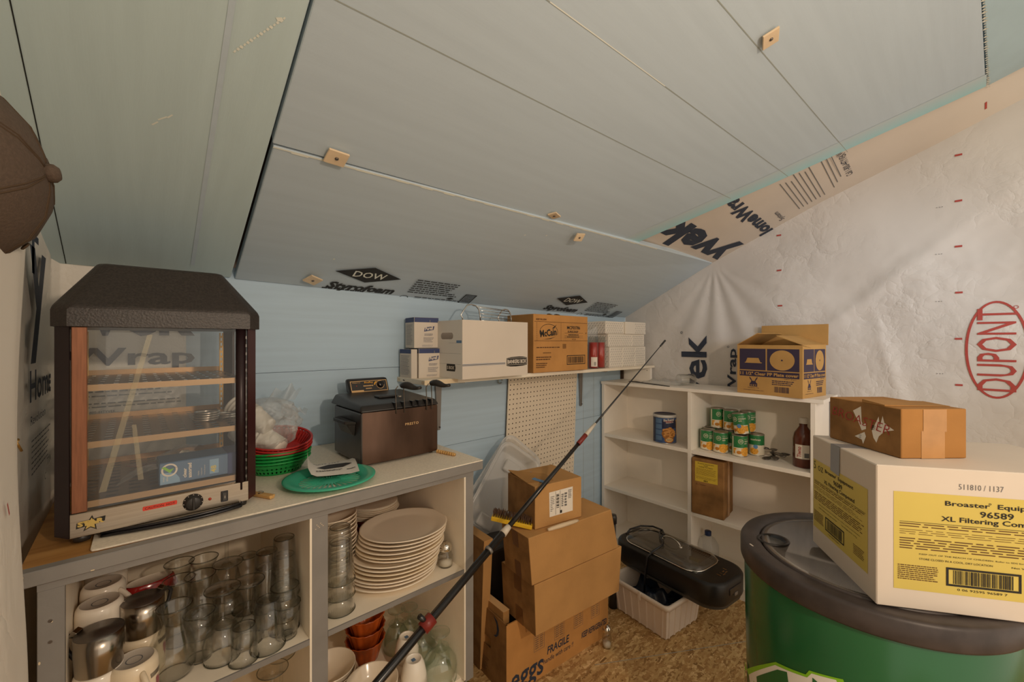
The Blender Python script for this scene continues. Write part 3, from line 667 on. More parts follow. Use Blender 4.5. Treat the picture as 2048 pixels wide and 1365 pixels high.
# inside the case
t = thing('cutlery_box', 'blue box of clear assorted plastic cutlery lying in the glass case', 'box', (.041, 1.215, 1.0255), .02)
b = mb('cutlery_blue'); b.box(0, .152, 0, .085, 0, .050, .002, 1); fr = front(0, 0, 0)
b.use('cutlery_light'); b.poly(fr, [(.002, .002), (.037, .002), (.036, .012), (.030, .022), (.020, .027), (.002, .028)]); b.use('box_white'); b.ring(fr, .018, .033, .0145, .0145, .0035, 28, .0005); b.use('lime'); b.poly(fr, [(.004, .040), (.010, .042), (.018, .034), (.026, .036), (.019, .026)], .0007)
b.use('box_white'); b.text(fr, 'clear', .0485, .010, .022, .0065, bold=.03, rot=math.pi/2); b.text(fr, 'assorted', .058, .008, .034, .0075, bold=.03, rot=math.pi/2); b.text(fr, 'simply', .010, .008, .011, .004, rot=math.pi/2); b.text(fr, 'value', .0155, .008, .010, .004, rot=math.pi/2)
b.text(fr, '/ forks', .072, .008, .012, .003, rot=math.pi/2); b.text(fr, '/ teaspoons', .078, .008, .018, .003, rot=math.pi/2); b.text(fr, '/ knives & spoons', .084, .008, .024, .003, rot=math.pi/2)
b.use('cutlery_light'); b.rect(fr, .092, .008, .018, .034); b.use('label_yellow'); b.text(fr, '48', .105, .011, .016, .011, bold=.02, rot=math.pi/2, lift=.0006)
b.build('carton', parent=t); b = mb('navy_box'); b.box(.128, .158, -.001, .086, -.001, .051, .001, 1); b.build('sleeve', parent=t, label='dark blue end sleeve')
b = MB().use('film'); b.grid(lambda u, v: (-.03+.075*u+.1*v, 1.26+.22*u-.06*v, 1.030+.012*math.sin(7*u+3*v)+.022*math.sin(math.pi*v)*math.sin(math.pi*u)+.035*v), 14, 14)
b.use('packet_brown'); R = random.Random(2)
for k in range(7): x, y = .0+.10*R.random(), 1.30+.13*R.random(); b.M = Matrix.Translation((x, y, 1.034+.003*k)) @ Matrix.Rotation(R.random()*3, 4, 'Z'); b.box(-.022, .022, -.014, .014, -.002, .002, .001, 1)
b.M = Matrix.Identity(4)
tag(b.build('condiment_bag'), 'clear bag of brown sauce packets behind the blue cutlery box', 'bag')
b = mb('foam_cup'); b.M = Matrix.Translation((.085, 1.345, 1.050)) @ Matrix.Rotation(math.radians(100), 4, 'Y') @ Matrix.Rotation(.4, 4, 'X')
for k in range(9): b.lathe([(.022, k*.004), (.0235, k*.004+.001), (.0235, k*.004+.003), (.022, k*.004+.0035)], 20)
tag(b.build('cup_sleeve', ), 'short stack of small ribbed paper cups lying behind the cutlery box', 'cups')
for k, (dx, dy, n) in enumerate(((0, 0, 4), (.05, .02, 2))):
    for q in range(n):
        b = mb('tin'); b.lathe([(.026, 0), (.028, .001), (.028, .005), (.024, .0055), (.0235, .002), (.0235, .0)], 28)
        tag(b.build('jar_ring', loc=(.137+dx+.001*q, 1.33+dy, 1.1455+.0058*q)), 'flat metal jar ring in the stack on the middle slotted shelf' if k == 0 else 'flat metal jar ring in the low pair beside the taller ring stack', 'jar ring', 'metal jar rings in the glass case' if k == 0 else 'low pair of metal jar rings')
# ---------------------------------------------------------------- baskets, cups, leaflet, tray, fryer on the counter
def basket_mesh(m):
    parts = {}; SB = Matrix.Diagonal((.90, .90, 1, 1))
    b = mb(m); b.lathe([(.100, .036), (.105, .0375), (.107, .041), (.105, .043), (.101, .0425), (.0985, .039)], 48, close=True); parts['rim'] = b; b.v = [SB @ Vector(v) for v in b.v]
    b = mb(m); n = 40
    for k in range(n):
        a = 2*math.pi*k/n; d = .052
        b.quad(*[(r*math.cos(a+s_), r*math.sin(a+s_), z) for r, z, s_ in ((.0985, .037, -d), (.0985, .037, d), (.074, .002, d), (.074, .002, -d))])
    for r, z in ((.099, .034), (.0955, .030), (.087, .019), (.077, .006)): b.lathe([(r, z), (r-.003, z-.0055)], 48)
    b.lathe([(.076, .002), (.066, .0), (.03, .0), (.0001, .0)], 40); parts['lattice'] = b; b.v = [SB @ Vector(v) for v in b.v]
    return parts
def basket(m, label, loc, rot, grp):
    t = thing('food_basket', label, 'basket', loc, rot=rot, group=grp)
    for n_, b in basket_mesh(m).items(): b.build(n_, parent=t)
    return t
bc_ = Vector((.330, 1.455, zt))
g0 = basket('green_plastic', 'green plastic food basket at the bottom of the basket stack', bc_, (0, 0, 0), 'green food baskets')
for k, l in enumerate(('green plastic food basket second from the counter in the basket stack', 'green plastic food basket second from top of the greens', 'topmost green plastic food basket, directly under the red ones')):
    dup(g0, bc_+Vector((.002*(k % 2), 0, .0095*(k+1))), l)
r0 = basket('red_plastic', 'lowest red plastic food basket, resting on the green baskets', bc_+Vector((.004, .004, .041)), (.16, 0, 0), 'red food baskets')
for k, l in enumerate(('middle red plastic food basket, second of three', 'topmost red plastic food basket, holding the bagged foam cups')):
    dup(r0, bc_+Vector((.005, .006, .041+.010*(k+1))), l, rot=(.19+.02*k, 0, 0))
def cup_stack(end, dirv, n, label, grp):
    d = Vector(dirv).normalized(); q = d.to_track_quat('Z', 'Y').to_euler(); src = None
    for k in range(n):
        p = Vector(end)+d*(.011*k)
        if src is None:
            src = thing('foam_cup', label, 'cup', p, rot=q, group=grp)
            b = mb('foam_cup'); b.lathe([(.0001, 0), (.022, 0), (.0245, .002), (.0255, .008), (.034, .062), (.036, .064), (.0345, .066), (.0325, .064), (.024, .006), (.0001, .004)], 28); b.build('cup_wall', parent=src)
            b = mb('foam_cup'); b.lathe([(.034, .060), (.0365, .0615), (.0365, .0655), (.034, .067)], 28); b.build('rolled_rim', parent=src)
        else: dup(src, p, rot=q)
cup_stack((.302, 1.418, 1.090), (-.50, .55, .42), 7, 'white foam cup in the upper bagged stack beside the warmer', 'bagged foam cups, upper stack')
cup_stack((.333, 1.402, 1.030), (-.52, .62, .26), 7, 'white foam cup in the lower bagged stack above the red baskets', 'bagged foam cups, lower stack')
b = mb('film')
def bag(u, v):
    a = 2*math.pi*u; ph = math.pi*v; q = Vector((math.cos(a)*math.sin(ph), math.sin(a)*math.sin(ph), math.cos(ph))); n = .92+.28*noise.noise(q*2.3+Vector((4, 1, 2)))+.16*noise.ridged_multi_fractal(q*2.2, .9, 2.1, 4, 1, 2)-.12; r = math.sin(ph)**.75
    x = .085*r*math.cos(a)*n; y = .075*r*math.sin(a)*n; z = -.085*math.cos(ph)
    pk = max(0, -math.cos(ph))**3
    return (.300+x, 1.445+y, 1.092+z)
b.grid(bag, 56, 36, False)
b.grid(lambda u, v: (.305+.09*u+.03*v, 1.50+.02*math.sin(9*u)+.03*v, 1.155+.045*math.sin(2.2*u+.4)*v+.012*math.sin(14*u)*v), 16, 8)
b.grid(lambda u, v: (.36+.07*u, 1.50+.03*math.sin(6*u+2*v), 1.09+.05*v*(1-u)+.03*u+.008*math.sin(13*u)), 14, 8)
tag(b.build('plastic_bag'), 'crumpled clear plastic bag around white foam cups beside the warmer', 'bag')
# leaflet
b = mb('leaflet')
pf = [(.403, 1.050), (.402, 1.020), (.404, .992), (.412, .974), (.428, .966), (.455, .964), (.490, .963), (.522, .962), (.546, .966)]
def leaf(u, v, e=0):
    k = u*(len(pf)-1); i = min(int(k), len(pf)-2); f = k-i; X = pf[i][0]*(1-f)+pf[i+1][0]*f; Z = pf[i][1]*(1-f)+pf[i+1][1]*f
    s_ = max(0, X-.402)
    Y = (1.250-.26*s_)+v*(.115+.25*s_); return Vector((.2877*Y+(X-.402), Y, Z+.004*math.sin(3*v)+e))
b.grid(leaf, 32, 8)
class LeafF:
    def __call__(s, a, c, lift=0): return leaf(min(1, max(0, a)), min(1, max(0, c)))+Vector((0, -.0004, .0008+lift))
lff = LeafF(); b.use('charcoal'); b.poly(lff, [(.50, .55), (.60, .40), (.80, .42), (.93, .60), (.85, .72), (.65, .75)]); b.use('ink_black'); b.text(lff, 'PARTS LIST', .44, .84, .34, .08); b.lines(lff, .48, .24, .32, .09, 2, .5); b.lines(lff, .84, .22, .12, .06, 1, .6)
tag(b.build('leaflet'), 'curled white printed leaflet standing between the baskets and the fryer', 'leaflet')
# teal plate holder
t = thing('plate_holder', 'teal slotted plastic plate holder lying in front of the leaflet', 'plate', (.415, 1.229, zt+.001))
b = mb('teal_plastic'); b.lathe([(.083, .0), (.085, .003), (.104, .0125), (.117, .0135), (.122, .012), (.1225, .015), (.117, .0165), (.103, .0155), (.084, .006), (.081, .004)], 56); b.build('rim', parent=t)
b = mb('teal_plastic'); b.lathe([(.0001, .003), (.026, .003), (.030, .002), (.030, .0), (.0001, .0)], 32)
for k in range(28):
    a = 2*math.pi*k/28; M = Matrix.Rotation(a, 4, 'Z'); b.M = M; b.box(.028, .084, -.0019, .0019, .0012, .0035); b.M = Matrix.Identity(4)
b.build('slotted_base', parent=t)
# clothespin and peg
t = thing('clothespin', 'wooden clothespin lying on the laminate beside the warmer foot', 'clothespin', (.243, 1.222, zt+.006), math.radians(-62))
for s_ in (-1, 1):
    b = mb('wood_peg'); b.hexa([(-.036, s_*.001-.004, -.005), (.036, s_*.002-.004, -.005), (.036, s_*.002+.004, -.005), (-.036, s_*.001+.004, -.005)], [(-.036, s_*.003-.004, .004), (.036, s_*.005-.004, .004), (.036, s_*.005+.004, .004), (-.036, s_*.003+.004, .004)], .001, 1); b.build('prong', parent=t)
b = mb('steel_dark'); b.tube([(-.004+.006*math.cos(k*.8), .006*math.sin(k*.8), .002+.0005*k) for k in range(14)], .0008, 6); b.build('spring', parent=t)
b = mb('wood_peg'); a_, c_ = Vector((.806, 1.288, zt+.006)), Vector((.826, 1.205, zt+.006)); d_ = (c_-a_)
pts = [a_+d_*(k/40) for k in range(41)]; b.tube(pts, [.0058+.0012*math.sin(k*2*math.pi/5) for k in range(41)], 12)
tag(b.build('ridged_peg'), 'short ridged wooden peg lying at the corner of the fryer', 'peg')
# deep fryer
fx0, fx1, fy0, fy1 = .530, .812, 1.291, 1.530; z0, z1 = zt+.008, 1.121
fr_ = thing('deep_fryer', 'stainless double basket deep fryer with black lid at the back of the counter', 'deep fryer', (0, 0, 0))
b = mb('steel_fryer')
def fpanel(u, v):
    a = (u-.5)*2; return (fx0+.004+u*(fx1-fx0-.008), fy0-.010*(1-a*a)**.5*0-.007*(1-abs(a)**3), z0+v*(z1-z0))
b.grid(fpanel, 24, 4); ff = Fr((fx0+.148, fy0-.0078, 1.064), (1, 0, 0), (0, 0, 1)); b.use('kraft_edge'); b.text(ff, 'PRESTO', 0, 0, .050, .0085, bold=.01, space=1.15)
b.build('front_panel', parent=fr_)
b = mb('fryer_side'); b.box(fx0, fx1, fy0, fy1, z0, z1, .006, 2); b.build('body', parent=fr_)
for X, Y in ((fx0+.02, fy0+.02), (fx1-.02, fy0+.02), (fx0+.02, fy1-.02), (fx1-.02, fy1-.02)):
    b = mb('black_plastic'); b.lathe([(.0001, zt-z0), (.008, zt-z0), (.009, 0), (.0001, .0)], 14, (X, Y, z0)); b.build('foot', parent=fr_)
lid = None
b = mb('black_plastic'); lo_ = [(fx0-.004, fy0-.006, 1.122), (fx1+.004, fy0-.006, 1.122), (fx1+.004, fy1+.03, 1.124), (fx0-.004, fy1+.03, 1.124)]
hi_ = [(fx0+.004, fy0+.012, 1.142), (fx1-.004, fy0+.012, 1.142), (fx1-.012, fy1+.024, 1.157), (fx0+.012, fy1+.024, 1.157)]
b.hexa(lo_, hi_, .007, 3, True); b.use('black_gloss')
slots = (.115, .145, .180, .203, .231, .252)
for s_ in slots: b.box(fx0+s_-.004, fx0+s_+.004, fy0-.0068, fy0+.018, 1.125, 1.1445, .001, 1)
lid = b.build('lid', parent=fr_)
b = mb('black_plastic'); b.box(fx0+.105, fx0+.175, fy0+.10, fy0+.145, 1.148, 1.156, .004, 2); b.use('steel'); b.lathe([(.007, 0), (.007, .004), (.0001, .005)], 16, (fx0+.175, fy0+.085, 1.15)); b.build('lid_knob', parent=fr_)
b = mb('black_plastic'); cpz = 1.150
b.hexa([(.598, 1.552, cpz), (.755, 1.552, cpz), (.755, 1.60, cpz), (.598, 1.60, cpz)], [(.592, 1.574, 1.205), (.752, 1.574, 1.205), (.752, 1.60, 1.205), (.592, 1.60, 1.205)], .009, 3)
cf = Fr((.5985, 1.5518, cpz), (1, 0, 0), (-.03, .40, 1)); cf.eps = .0012
b.use('kraft_edge'); b.frame(cf, .004, .006, .144, .044, .0022); b.rect(cf, .006, .0075, .045, .006); b.use('orange_ink'); b.text(cf, 'ProFry', .058, .037, .034, .009, bold=.03); b.poly(cf, [(.098, .030), (.102, .037), (.108, .042), (.106, .046), (.098, .041), (.094, .032)])
b.use('kraft_edge'); b.text(cf, 'PRESTO', .012, .041, .030, .004); b.lines(cf, .052, .026, .040, .006, 1, .7); b.lines(cf, .060, .016, .024, .005, 1, .7); b.ring(cf, .120, .031, .0165, .0165, .0015, 28); b.use('red_lamp'); b.oval(cf, .026, .031, .0018, .0018, 10); b.build('control_panel', parent=fr_)
b = mb('black_gloss'); o_ = cf(.120, .031); b.M = Matrix.Translation(o_) @ cf.n.to_track_quat('Z', 'Y').to_matrix().to_4x4(); b.lathe([(.0125, 0), (.0115, .010), (.009, .012), (.0001, .012)], 24); b.box(-.0018, .0018, -.010, .010, .010, .0145, .001, 1); b.build('thermostat_knob', parent=fr_)
hb = lambda y_: [(fx0+.002, y_), (fx0-.030, y_)]
b = mb('black_plastic')
def sh(u, v):
    a = math.pi*u; return (fx0-.004-.030*math.sin(a)**.6*(1-.25*v), 1.335+.150*u, 1.088-.022*v*math.sin(a)**.5+.006*math.sin(a))
b.hexa([(fx0-.001, 1.330, 1.078), (fx0-.030, 1.350, 1.080), (fx0-.033, 1.445, 1.080), (fx0-.001, 1.480, 1.078)][::-1], [(fx0-.001, 1.328, 1.089), (fx0-.030, 1.352, 1.092), (fx0-.033, 1.445, 1.092), (fx0-.001, 1.482, 1.089)][::-1], .003, 2)
b.hexa([(fx0-.001, 1.340, 1.040), (fx0-.006, 1.350, 1.046), (fx0-.006, 1.450, 1.046), (fx0-.001, 1.470, 1.040)][::-1], [(fx0-.001, 1.335, 1.079), (fx0-.022, 1.352, 1.079), (fx0-.024, 1.440, 1.079), (fx0-.001, 1.475, 1.079)][::-1], .003, 2); b.build('side_handle', parent=fr_)
for s0_, s1_, hx in ((.115, .145, .130), (.231, .252, .2415)):
    b = mb('steel_dark')
    for s_ in (s0_, s1_):
        X = fx0+s_; b.tube([(X, fy0-.0085, 1.108), (X, fy0-.0085, 1.135), (X-.002, fy0-.010, 1.150), (X-.004, fy0-.010, 1.188), (X+(-.001 if s_ == s0_ else -.006), fy0-.022, 1.201)], .0018, 8)
    b.build('basket_wire', parent=fr_)
    b = mb('black_plastic'); X = fx0+hx
    n_ = 9; b.tube([(X+.003*k, fy0-.022-.0095*k, 1.202+.003*math.sin(k*.8)-.0004*k) for k in range(n_)], [.0105+.004*math.sin(k*.6+.2) for k in range(n_)], 14, flat=.8); b.build('basket_handle', parent=fr_)
# ---------------------------------------------------------------- crockery and glasses in the counter
zs, zb = .600, .235
def glass(kind, prof, loc, label, grp=None, m='glass', up=False, n=36, cat='glass', wob=None, rz=0, rot=None):
    b = mb(m); b.lathe(prof, n, wob=wob)
    zs_ = [z for r, z in prof]
    for zz, off in ((min(zs_), .0016), (max(zs_), -.0012)):
        rr0 = max(r for r, z in prof if abs(z-zz) < .0006)
        if rr0 > .008: b.use('glass_rim' if m == 'glass' else m); b.lathe([(rr0+.0012*math.cos(q), zz+off+.0014*math.sin(q)) for q in [k*math.pi/3 for k in range(6)]], n, close=True, wob=wob)
    o = b.build(kind, loc=loc, rot=rot); tag(o, label, cat, grp); return o
def wall(outer, t=.0018, floor=None):
    """outer profile bottom-up -> closed double-walled vessel profile, open at the top"""
    inner = [(max(.0005, r-t), z) for r, z in outer[::-1]]
    if floor is not None: inner = [(r, max(z, floor)) for r, z in inner]
    return [(.0001, outer[0][1])]+outer+inner+[(.0001, inner[-1][1])]
def invert(p, h): return [(r, h-z) for r, z in p]
carafe = lambda h: wall([(.030, 0), (.036, .003), (.040, .02*h/.155), (.0405, .35*h), (.037, .52*h), (.027, .68*h), (.0235, .76*h), (.026, .86*h), (.032, .97*h), (.0325, h)], .0022, .006)
tumb = lambda h, r0, r1: wall([(r0-.002, 0), (r0, .002), (r0+(r1-r0)*.5, h*.5), (r1, h)], .0018, .006)
goblet = lambda h, rb, rf=.03: wall([(rf, 0), (rf, .0015), (.012, .006), (.005, .012), (.0045, .42*h), (.009, .46*h), (rb*.8, .58*h), (rb, .74*h), (rb*.97, .88*h), (rb*.9, h)], .0016, .46*h)
flute_wob = lambda a, z: 1+.03*abs(math.cos(7*a))
glass('carafe', carafe(.155), (.067, 1.205, zs), 'clear glass carafe with flared lip at the front of the upper shelf')
glass('carafe', carafe(.155), (.083, 1.330, zs), 'clear carafe directly behind the front carafe')
glass('carafe', carafe(.155), (.090, 1.430, zs), 'clear carafe at the back of the row, third from the shelf front')
glass('carafe', carafe(.155), (.125, 1.320, zs), 'clear wide-lipped carafe beside the steel pitcher row, second row')
glass('carafe', carafe(.155), (.142, 1.415, zs), 'clear carafe near the back panel with its lip lit from above')
glass('tumbler', tumb(.110, .026, .031), (.114, 1.225, zs), 'straight clear tumbler standing upright beside the front carafe')
glass('stemmed_glass', invert(goblet(.165, .040, .036), .165), (.155, 1.190, zs), 'upside-down footed glass with wide foot at mid shelf')
glass('stemmed_glass', invert(goblet(.150, .038, .036), .150), (.211, 1.215, zs), 'upside-down footed glass beside the wide-footed one, nearer the tall stacked tumblers')
glass('stemmed_glass', invert(goblet(.160, .038, .034), .160), (.185, 1.330, zs), 'upside-down footed glass in the second row behind the two front footed ones')
glass('stemmed_glass', invert(goblet(.190, .036, .034), .190), (.20, 1.460, zs), 'tall upside-down footed glass near the cream back panel')
glass('juice_glass', invert(tumb(.082, .024, .030), .082), (.191, 1.147, zs), 'short upside-down juice glass at the very front edge')
glass('juice_glass', invert(tumb(.118, .026, .038), .118), (.243, 1.158, zs), 'wide upside-down drinking glass at the front edge of the upper shelf', n=40, wob=None)
tt = lambda h: invert(tumb(h, .026, .037), h)
ts = glass('tall_tumbler', tt(.150), (.262, 1.262, zs), 'tall upside-down tumbler under another, behind the wide front glass')
o = dup(ts, (.262, 1.262, zs+.040), 'tall upside-down tumbler topping the stack behind the wide front glass')
o = dup(ts, (.235, 1.36, zs), 'tall upside-down tumbler alone in the second row beside the stack')
o = dup(ts, (.287, 1.245+.01, zs), 'tall upside-down tumbler against the cream divider, bottom of its stack'); o.location = (.289, 1.200, zs); o.scale = (.95, .95, 1)
o = dup(o, (.289, 1.200, zs+.045), 'tall upside-down tumbler against the cream divider, second in its stack')
o = dup(o, (.289, 1.200, zs+.090), 'tall upside-down tumbler topping the stack against the cream divider')
glass('fluted_glass', wall([(.022, 0), (.024, .003), (.028, .05), (.031, .085)], .003, .008), (.287, 1.128+.04, zs+.0), 'short fluted glass standing by the divider, under the tilted one', wob=flute_wob, n=56)
o = glass('fluted_glass', wall([(.022, 0), (.024, .003), (.028, .05), (.031, .085)], .003, .008), (.283, 1.168, zs+.045), 'short fluted glass nested on top of the other by the divider', wob=flute_wob, n=56)
for k, (X, Y, l) in enumerate(((.255, 1.165, 'upside-down footed glass on the lowest shelf near the divider'), (.29, 1.235, 'upside-down footed glass on the lowest shelf, second row by the divider'), (.215, 1.225, 'clear tumbler on the lowest shelf below the wide front glass'), (.17, 1.18, 'upside-down tumbler on the lowest shelf below mid shelf'))):
    if k < 2: glass('stemmed_glass', invert(goblet(.30-.02*k, .040, .034), .30-.02*k), (X, Y, zb), l)
    else: glass('tumbler', invert(tumb(.26-.03*k, .028, .037), .26-.03*k), (X, Y, zb), l)
# mugs
def mug(m, loc, label, hz=0, h=.088, r=.040, foot='china_foot', pattern=None, up=False):
    t = thing('mug', label, 'mug', loc, hz)
    P = [(r*.80, h), (r*.86, h-.0005), (r*.97, h-.008), (r, h-.02), (r, .006), (r*1.01, .001), (r*.98, 0), (r*.92, .002), (r*.92, h-.012), (.0001, h-.010)]
    b = mb(m); b.lathe(P, 40)
    b.use(foot); b.lathe([(r*.80, h), (r*.72, h-.003), (.0001, h-.0035)], 36); b.use('ink_grey'); b.lathe([(.012, h-.0030), (.013, h-.0028), (.014, h-.0030)], 24)
    if pattern:
        b.use('check_black')
        for k in range(14):
            for q in range(2):
                a = hz+.12+k*.055+(.0275 if q else 0); zz = pattern+q*.005
                b.quad(*[((r+.0006)*math.cos(a+da), -(r+.0006)*math.sin(a+da), zz+dz) for da, dz in ((0, 0), (.0275, 0), (.0275, .005), (0, .005))])
        b.use('mug_pink'); 
        for da, zz in ((hz+.25, pattern-.024), (hz+.32, pattern-.03), (hz+.4, pattern-.022)): b.quad(*[((r+.0007)*math.cos(a), -(r+.0007)*math.sin(a), z_) for a, z_ in ((da, zz), (da+.13, zz-.004), (da+.17, zz+.014), (da+.04, zz+.018))])
    b.build('bowl', parent=t)
    b = mb(m); b.tube([(-r*.97, 0, .018)]+[(-r-.026*math.sin(math.pi*k/8), 0, .018+(h-.036)*k/8) for k in range(9)]+[(-r*.97, 0, h-.018)], .0052, 10, flat=1.2); b.build('handle', parent=t)
    return t
mug('white_china', (-.052, 1.190, zs), 'white mug with check pattern, upside down under the front steel pitcher', 2.2, pattern=.03)
mug('white_china', (-.056, 1.290, zs), 'white mug upside down in the second row by the counter post, lower of two', 1.6)
mug('white_china', (-.056, 1.290, zs+.0885), 'upside-down white mug on top, just behind the front steel pitcher', 2.9)
mug('white_china', (-.054, 1.385, zs), 'white mug upside down in the third row by the counter post, lower of two', 1.6)
mug('white_china', (-.054, 1.385, zs+.0885), 'upside-down white mug on top in the third row from the shelf front', 2.4)
mug('white_china', (-.052, 1.480, zs), 'white mug upside down in the rearmost row, lower of two', 1.6)
mug('white_china', (-.052, 1.480, zs+.0885), 'upside-down white mug on top in the rearmost row', 1.6)
mug('cream_china', (.0, 1.172, zs), 'cream mug upside down at the shelf front with check logo', 1.9, pattern=.05)
mug('cream_china', (.015, 1.268, zs), 'cream mug with black check band, upside down under the rear steel pitcher', .3, pattern=.062)
mug('cream_china', (-.005, 1.358+.0, zs), 'small tan mug upside down behind the two steel pitchers', 1.2, h=.085, r=.036)
mug('cream_china', (.03, 1.44, zs), 'tan mug upside down under the red oval dish', 1.2, h=.095, r=.036)
mug('cream_china', (-.005, 1.172, zb), 'cream mug on the lowest shelf below the check logo mug', 1.2, h=.20, r=.036)
def pitcher(loc, hz, label, h=.074, r=.038):
    t = thing('creamer_pitcher', label, 'pitcher', loc, hz)
    b = mb('steel_pot'); b.lathe([(.0001, 0), (r*.93, 0), (r*.95, .002), (r, h*.5), (r*1.01, h), (r*.985, h), (r*.95, h*.5), (r*.90, .006), (.0001, .004)], 44); b.build('body', parent=t)
    b = mb('steel_dark'); b.lathe([(r*.995, h-.0022), (r*.985, h+.0012), (.0001, h+.0022)], 40); b.build('lid', parent=t)
    b = mb('steel_pot'); b.hexa([(r*.9, -.009, h-.002), (r+.012, -.008, h-.004), (r+.012, .008, h-.004), (r*.9, .009, h-.002)], [(r*.88, -.009, h+.004), (r+.004, -.008, h+.009), (r+.004, .008, h+.009), (r*.88, .009, h+.004)], .001, 1); b.build('thumb_rest', parent=t)
    b = mb('black_plastic'); b.tube([(r, 0, h-.006), (r+.014, 0, h-.004), (r+.022, 0, h-.014), (r+.016, 0, h-.036), (r+.004, 0, h-.052), (r, 0, h-.056)], .0042, 10); b.build('handle', parent=t)
pitcher((-.052, 1.187, zs+.0885), 2.6, 'steel creamer pitcher with lid standing on an upside-down mug at the shelf front')
pitcher((.015, 1.268, zs+.0885), .55, 'steel creamer pitcher with dark lid behind the front pitcher, near the carafes')
b = mb('red_glaze'); b.lathe([(.048, .03), (.050, .029), (.055, .015), (.060, .0), (.057, .0), (.050, .02), (.0001, .024)], 44, sx=1, sy=.55); b.use('white_china'); b.lathe([(.047, .0305), (.044, .0285), (.0001, .0285)], 40, sx=1, sy=.55)
tag(b.build('oval_dish', loc=(.030, 1.445, zs+.0955), rot=(0, 0, .15)), 'red oval dish turned upside down behind the steel pitchers', 'dish')
# tall bowls, platters, small plates
def bowl_stack(name, prof, n, step, loc, lab, grp, m, cat, jit=.0015, ny=36, sx=1, sy=1, rz=0, drift=(0, 0), cols=None, top=None):
    R = random.Random(n); src = None; out = []
    for k in range(n):
        p = (loc[0]+drift[0]*k/n+R.uniform(-jit, jit), loc[1]+drift[1]*k/n+R.uniform(-jit, jit), loc[2]+step*k)
        l = top if (top and k == n-1) else lab
        if src is None or (cols and k in cols):
            b = mb(cols[k] if cols and k in cols else m); b.lathe(prof, ny, sx=sx, sy=sy); o = b.build(name, loc=p, rot=(0, 0, rz)); tag(o, l, cat, grp)
            if src is None: src = o
        else:
            o = src.copy(); COL.objects.link(o); o.location = p; o['label'] = l; o['group'] = grp
        out.append(o)
    return out
bp = [(.0001, .004), (.034, .004), (.036, 0), (.040, 0), (.042, .004), (.060, .022), (.076, .046), (.0785, .0475), (.0775, .050), (.074, .048), (.056, .025), (.034, .010), (.0001, .009)]
bowl_stack('soup_bowl', bp, 14, .0125, (.455, 1.345, zs), 'white bowl within the tall nested stack behind the tumblers', 'tall stack of white bowls', 'bone_china', 'bowl', top='topmost white bowl of the tall nested stack behind the tumblers')
pp = [(.0001, .003), (.095, .003), (.098, 0), (.104, 0), (.107, .003), (.138, .015), (.143, .017), (.1425, .0195), (.137, .0190), (.113, .0085), (.098, .006), (.0001, .006)]
plat = bowl_stack('oval_platter', pp, 13, .0103, (.628, 1.252, zs), 'white oval platter within the large stack at the front of the shelf', 'stack of oval platters', 'bone_china', 'platter', jit=.003, ny=56, sx=1, sy=.90, rz=-.12, drift=(.038, .012), top='topmost white oval platter of the large stack', cols={3: 'cream_china', 4: 'cream_china', 8: 'cream_china'})
for o in plat[:7]: o.location.x -= .01
bw = [(.0001, .004), (.030, .004), (.034, 0), (.042, .002), (.058, .02), (.070, .043), (.0725, .046), (.070, .0475), (.067, .045), (.054, .022), (.036, .009), (.0001, .009)]
bowl_stack('brown_bowl', bw, 3, .022, (.672, 1.520, zs), 'glazed brown bowl under the small white plates at the back', 'brown bowls under the small plates', 'brown_glaze', 'bowl')
sp = [(.0001, .002), (.050, .002), (.053, 0), (.058, 0), (.062, .003), (.088, .0085), (.0895, .0105), (.087, .0115), (.062, .006), (.0001, .005)]
bowl_stack('side_plate', sp, 8, .0062, (.672, 1.520, zs+.092), 'chipped white side plate within the pile on the brown bowls', 'side plates on the brown bowls', 'bone_china', 'plate', jit=.004, top='topmost chipped white side plate on the brown bowls')
tmb = tt(.150)
o = glass('tall_tumbler', tmb, (.425, 1.182, zs), 'tall upside-down tumbler at the front beside the platters, bottom of its stack')
o.scale = (1.08, 1.08, 1); o2 = dup(o, (.425, 1.182, zs+.042), 'tall upside-down tumbler beside the platters, second in its stack'); o3 = dup(o, (.425, 1.182, zs+.083), 'tall upside-down tumbler topping the stack beside the platters')
def shaker(loc, label, h=.078, r=.024, s=1.0):
    t = thing('shaker', label, 'shaker', loc); t.scale = (s, s, s)
    b = mb('glass'); b.lathe(wall([(r*.9, 0), (r, .003), (r, h*.45), (r*.82, h*.62), (r*.80, h*.70)], .002, .005), 28, wob=lambda a, z: 1+.02*abs(math.cos(5*a))); b.build('jar', parent=t)
    b = mb('salt'); b.lathe([(.0001, .005), (r*.86, .005), (r*.88, .016), (.0001, .019)], 24); b.build('contents', parent=t)
    b = mb('chrome'); b.lathe([(r*.86, h*.68), (r*.90, h*.70), (r*.90, h*.80), (r*.78, h*.92), (r*.4, h), (.0001, h*1.01)], 28); b.use('ink_black')
    for k in range(8): b.oval(Fr((.010*math.cos(k*.785), .010*math.sin(k*.785), h*.99), (1, 0, 0), (0, 1, 0)), 0, 0, .0009, .0009, 6)
    b.build('cap', parent=t)
shaker((.770, 1.178, zs), 'glass shaker with metal cap standing beside the platter stack')
shaker((.772, 1.262, zs), 'glass shaker half hidden behind the other shaker by the platters', s=.95)
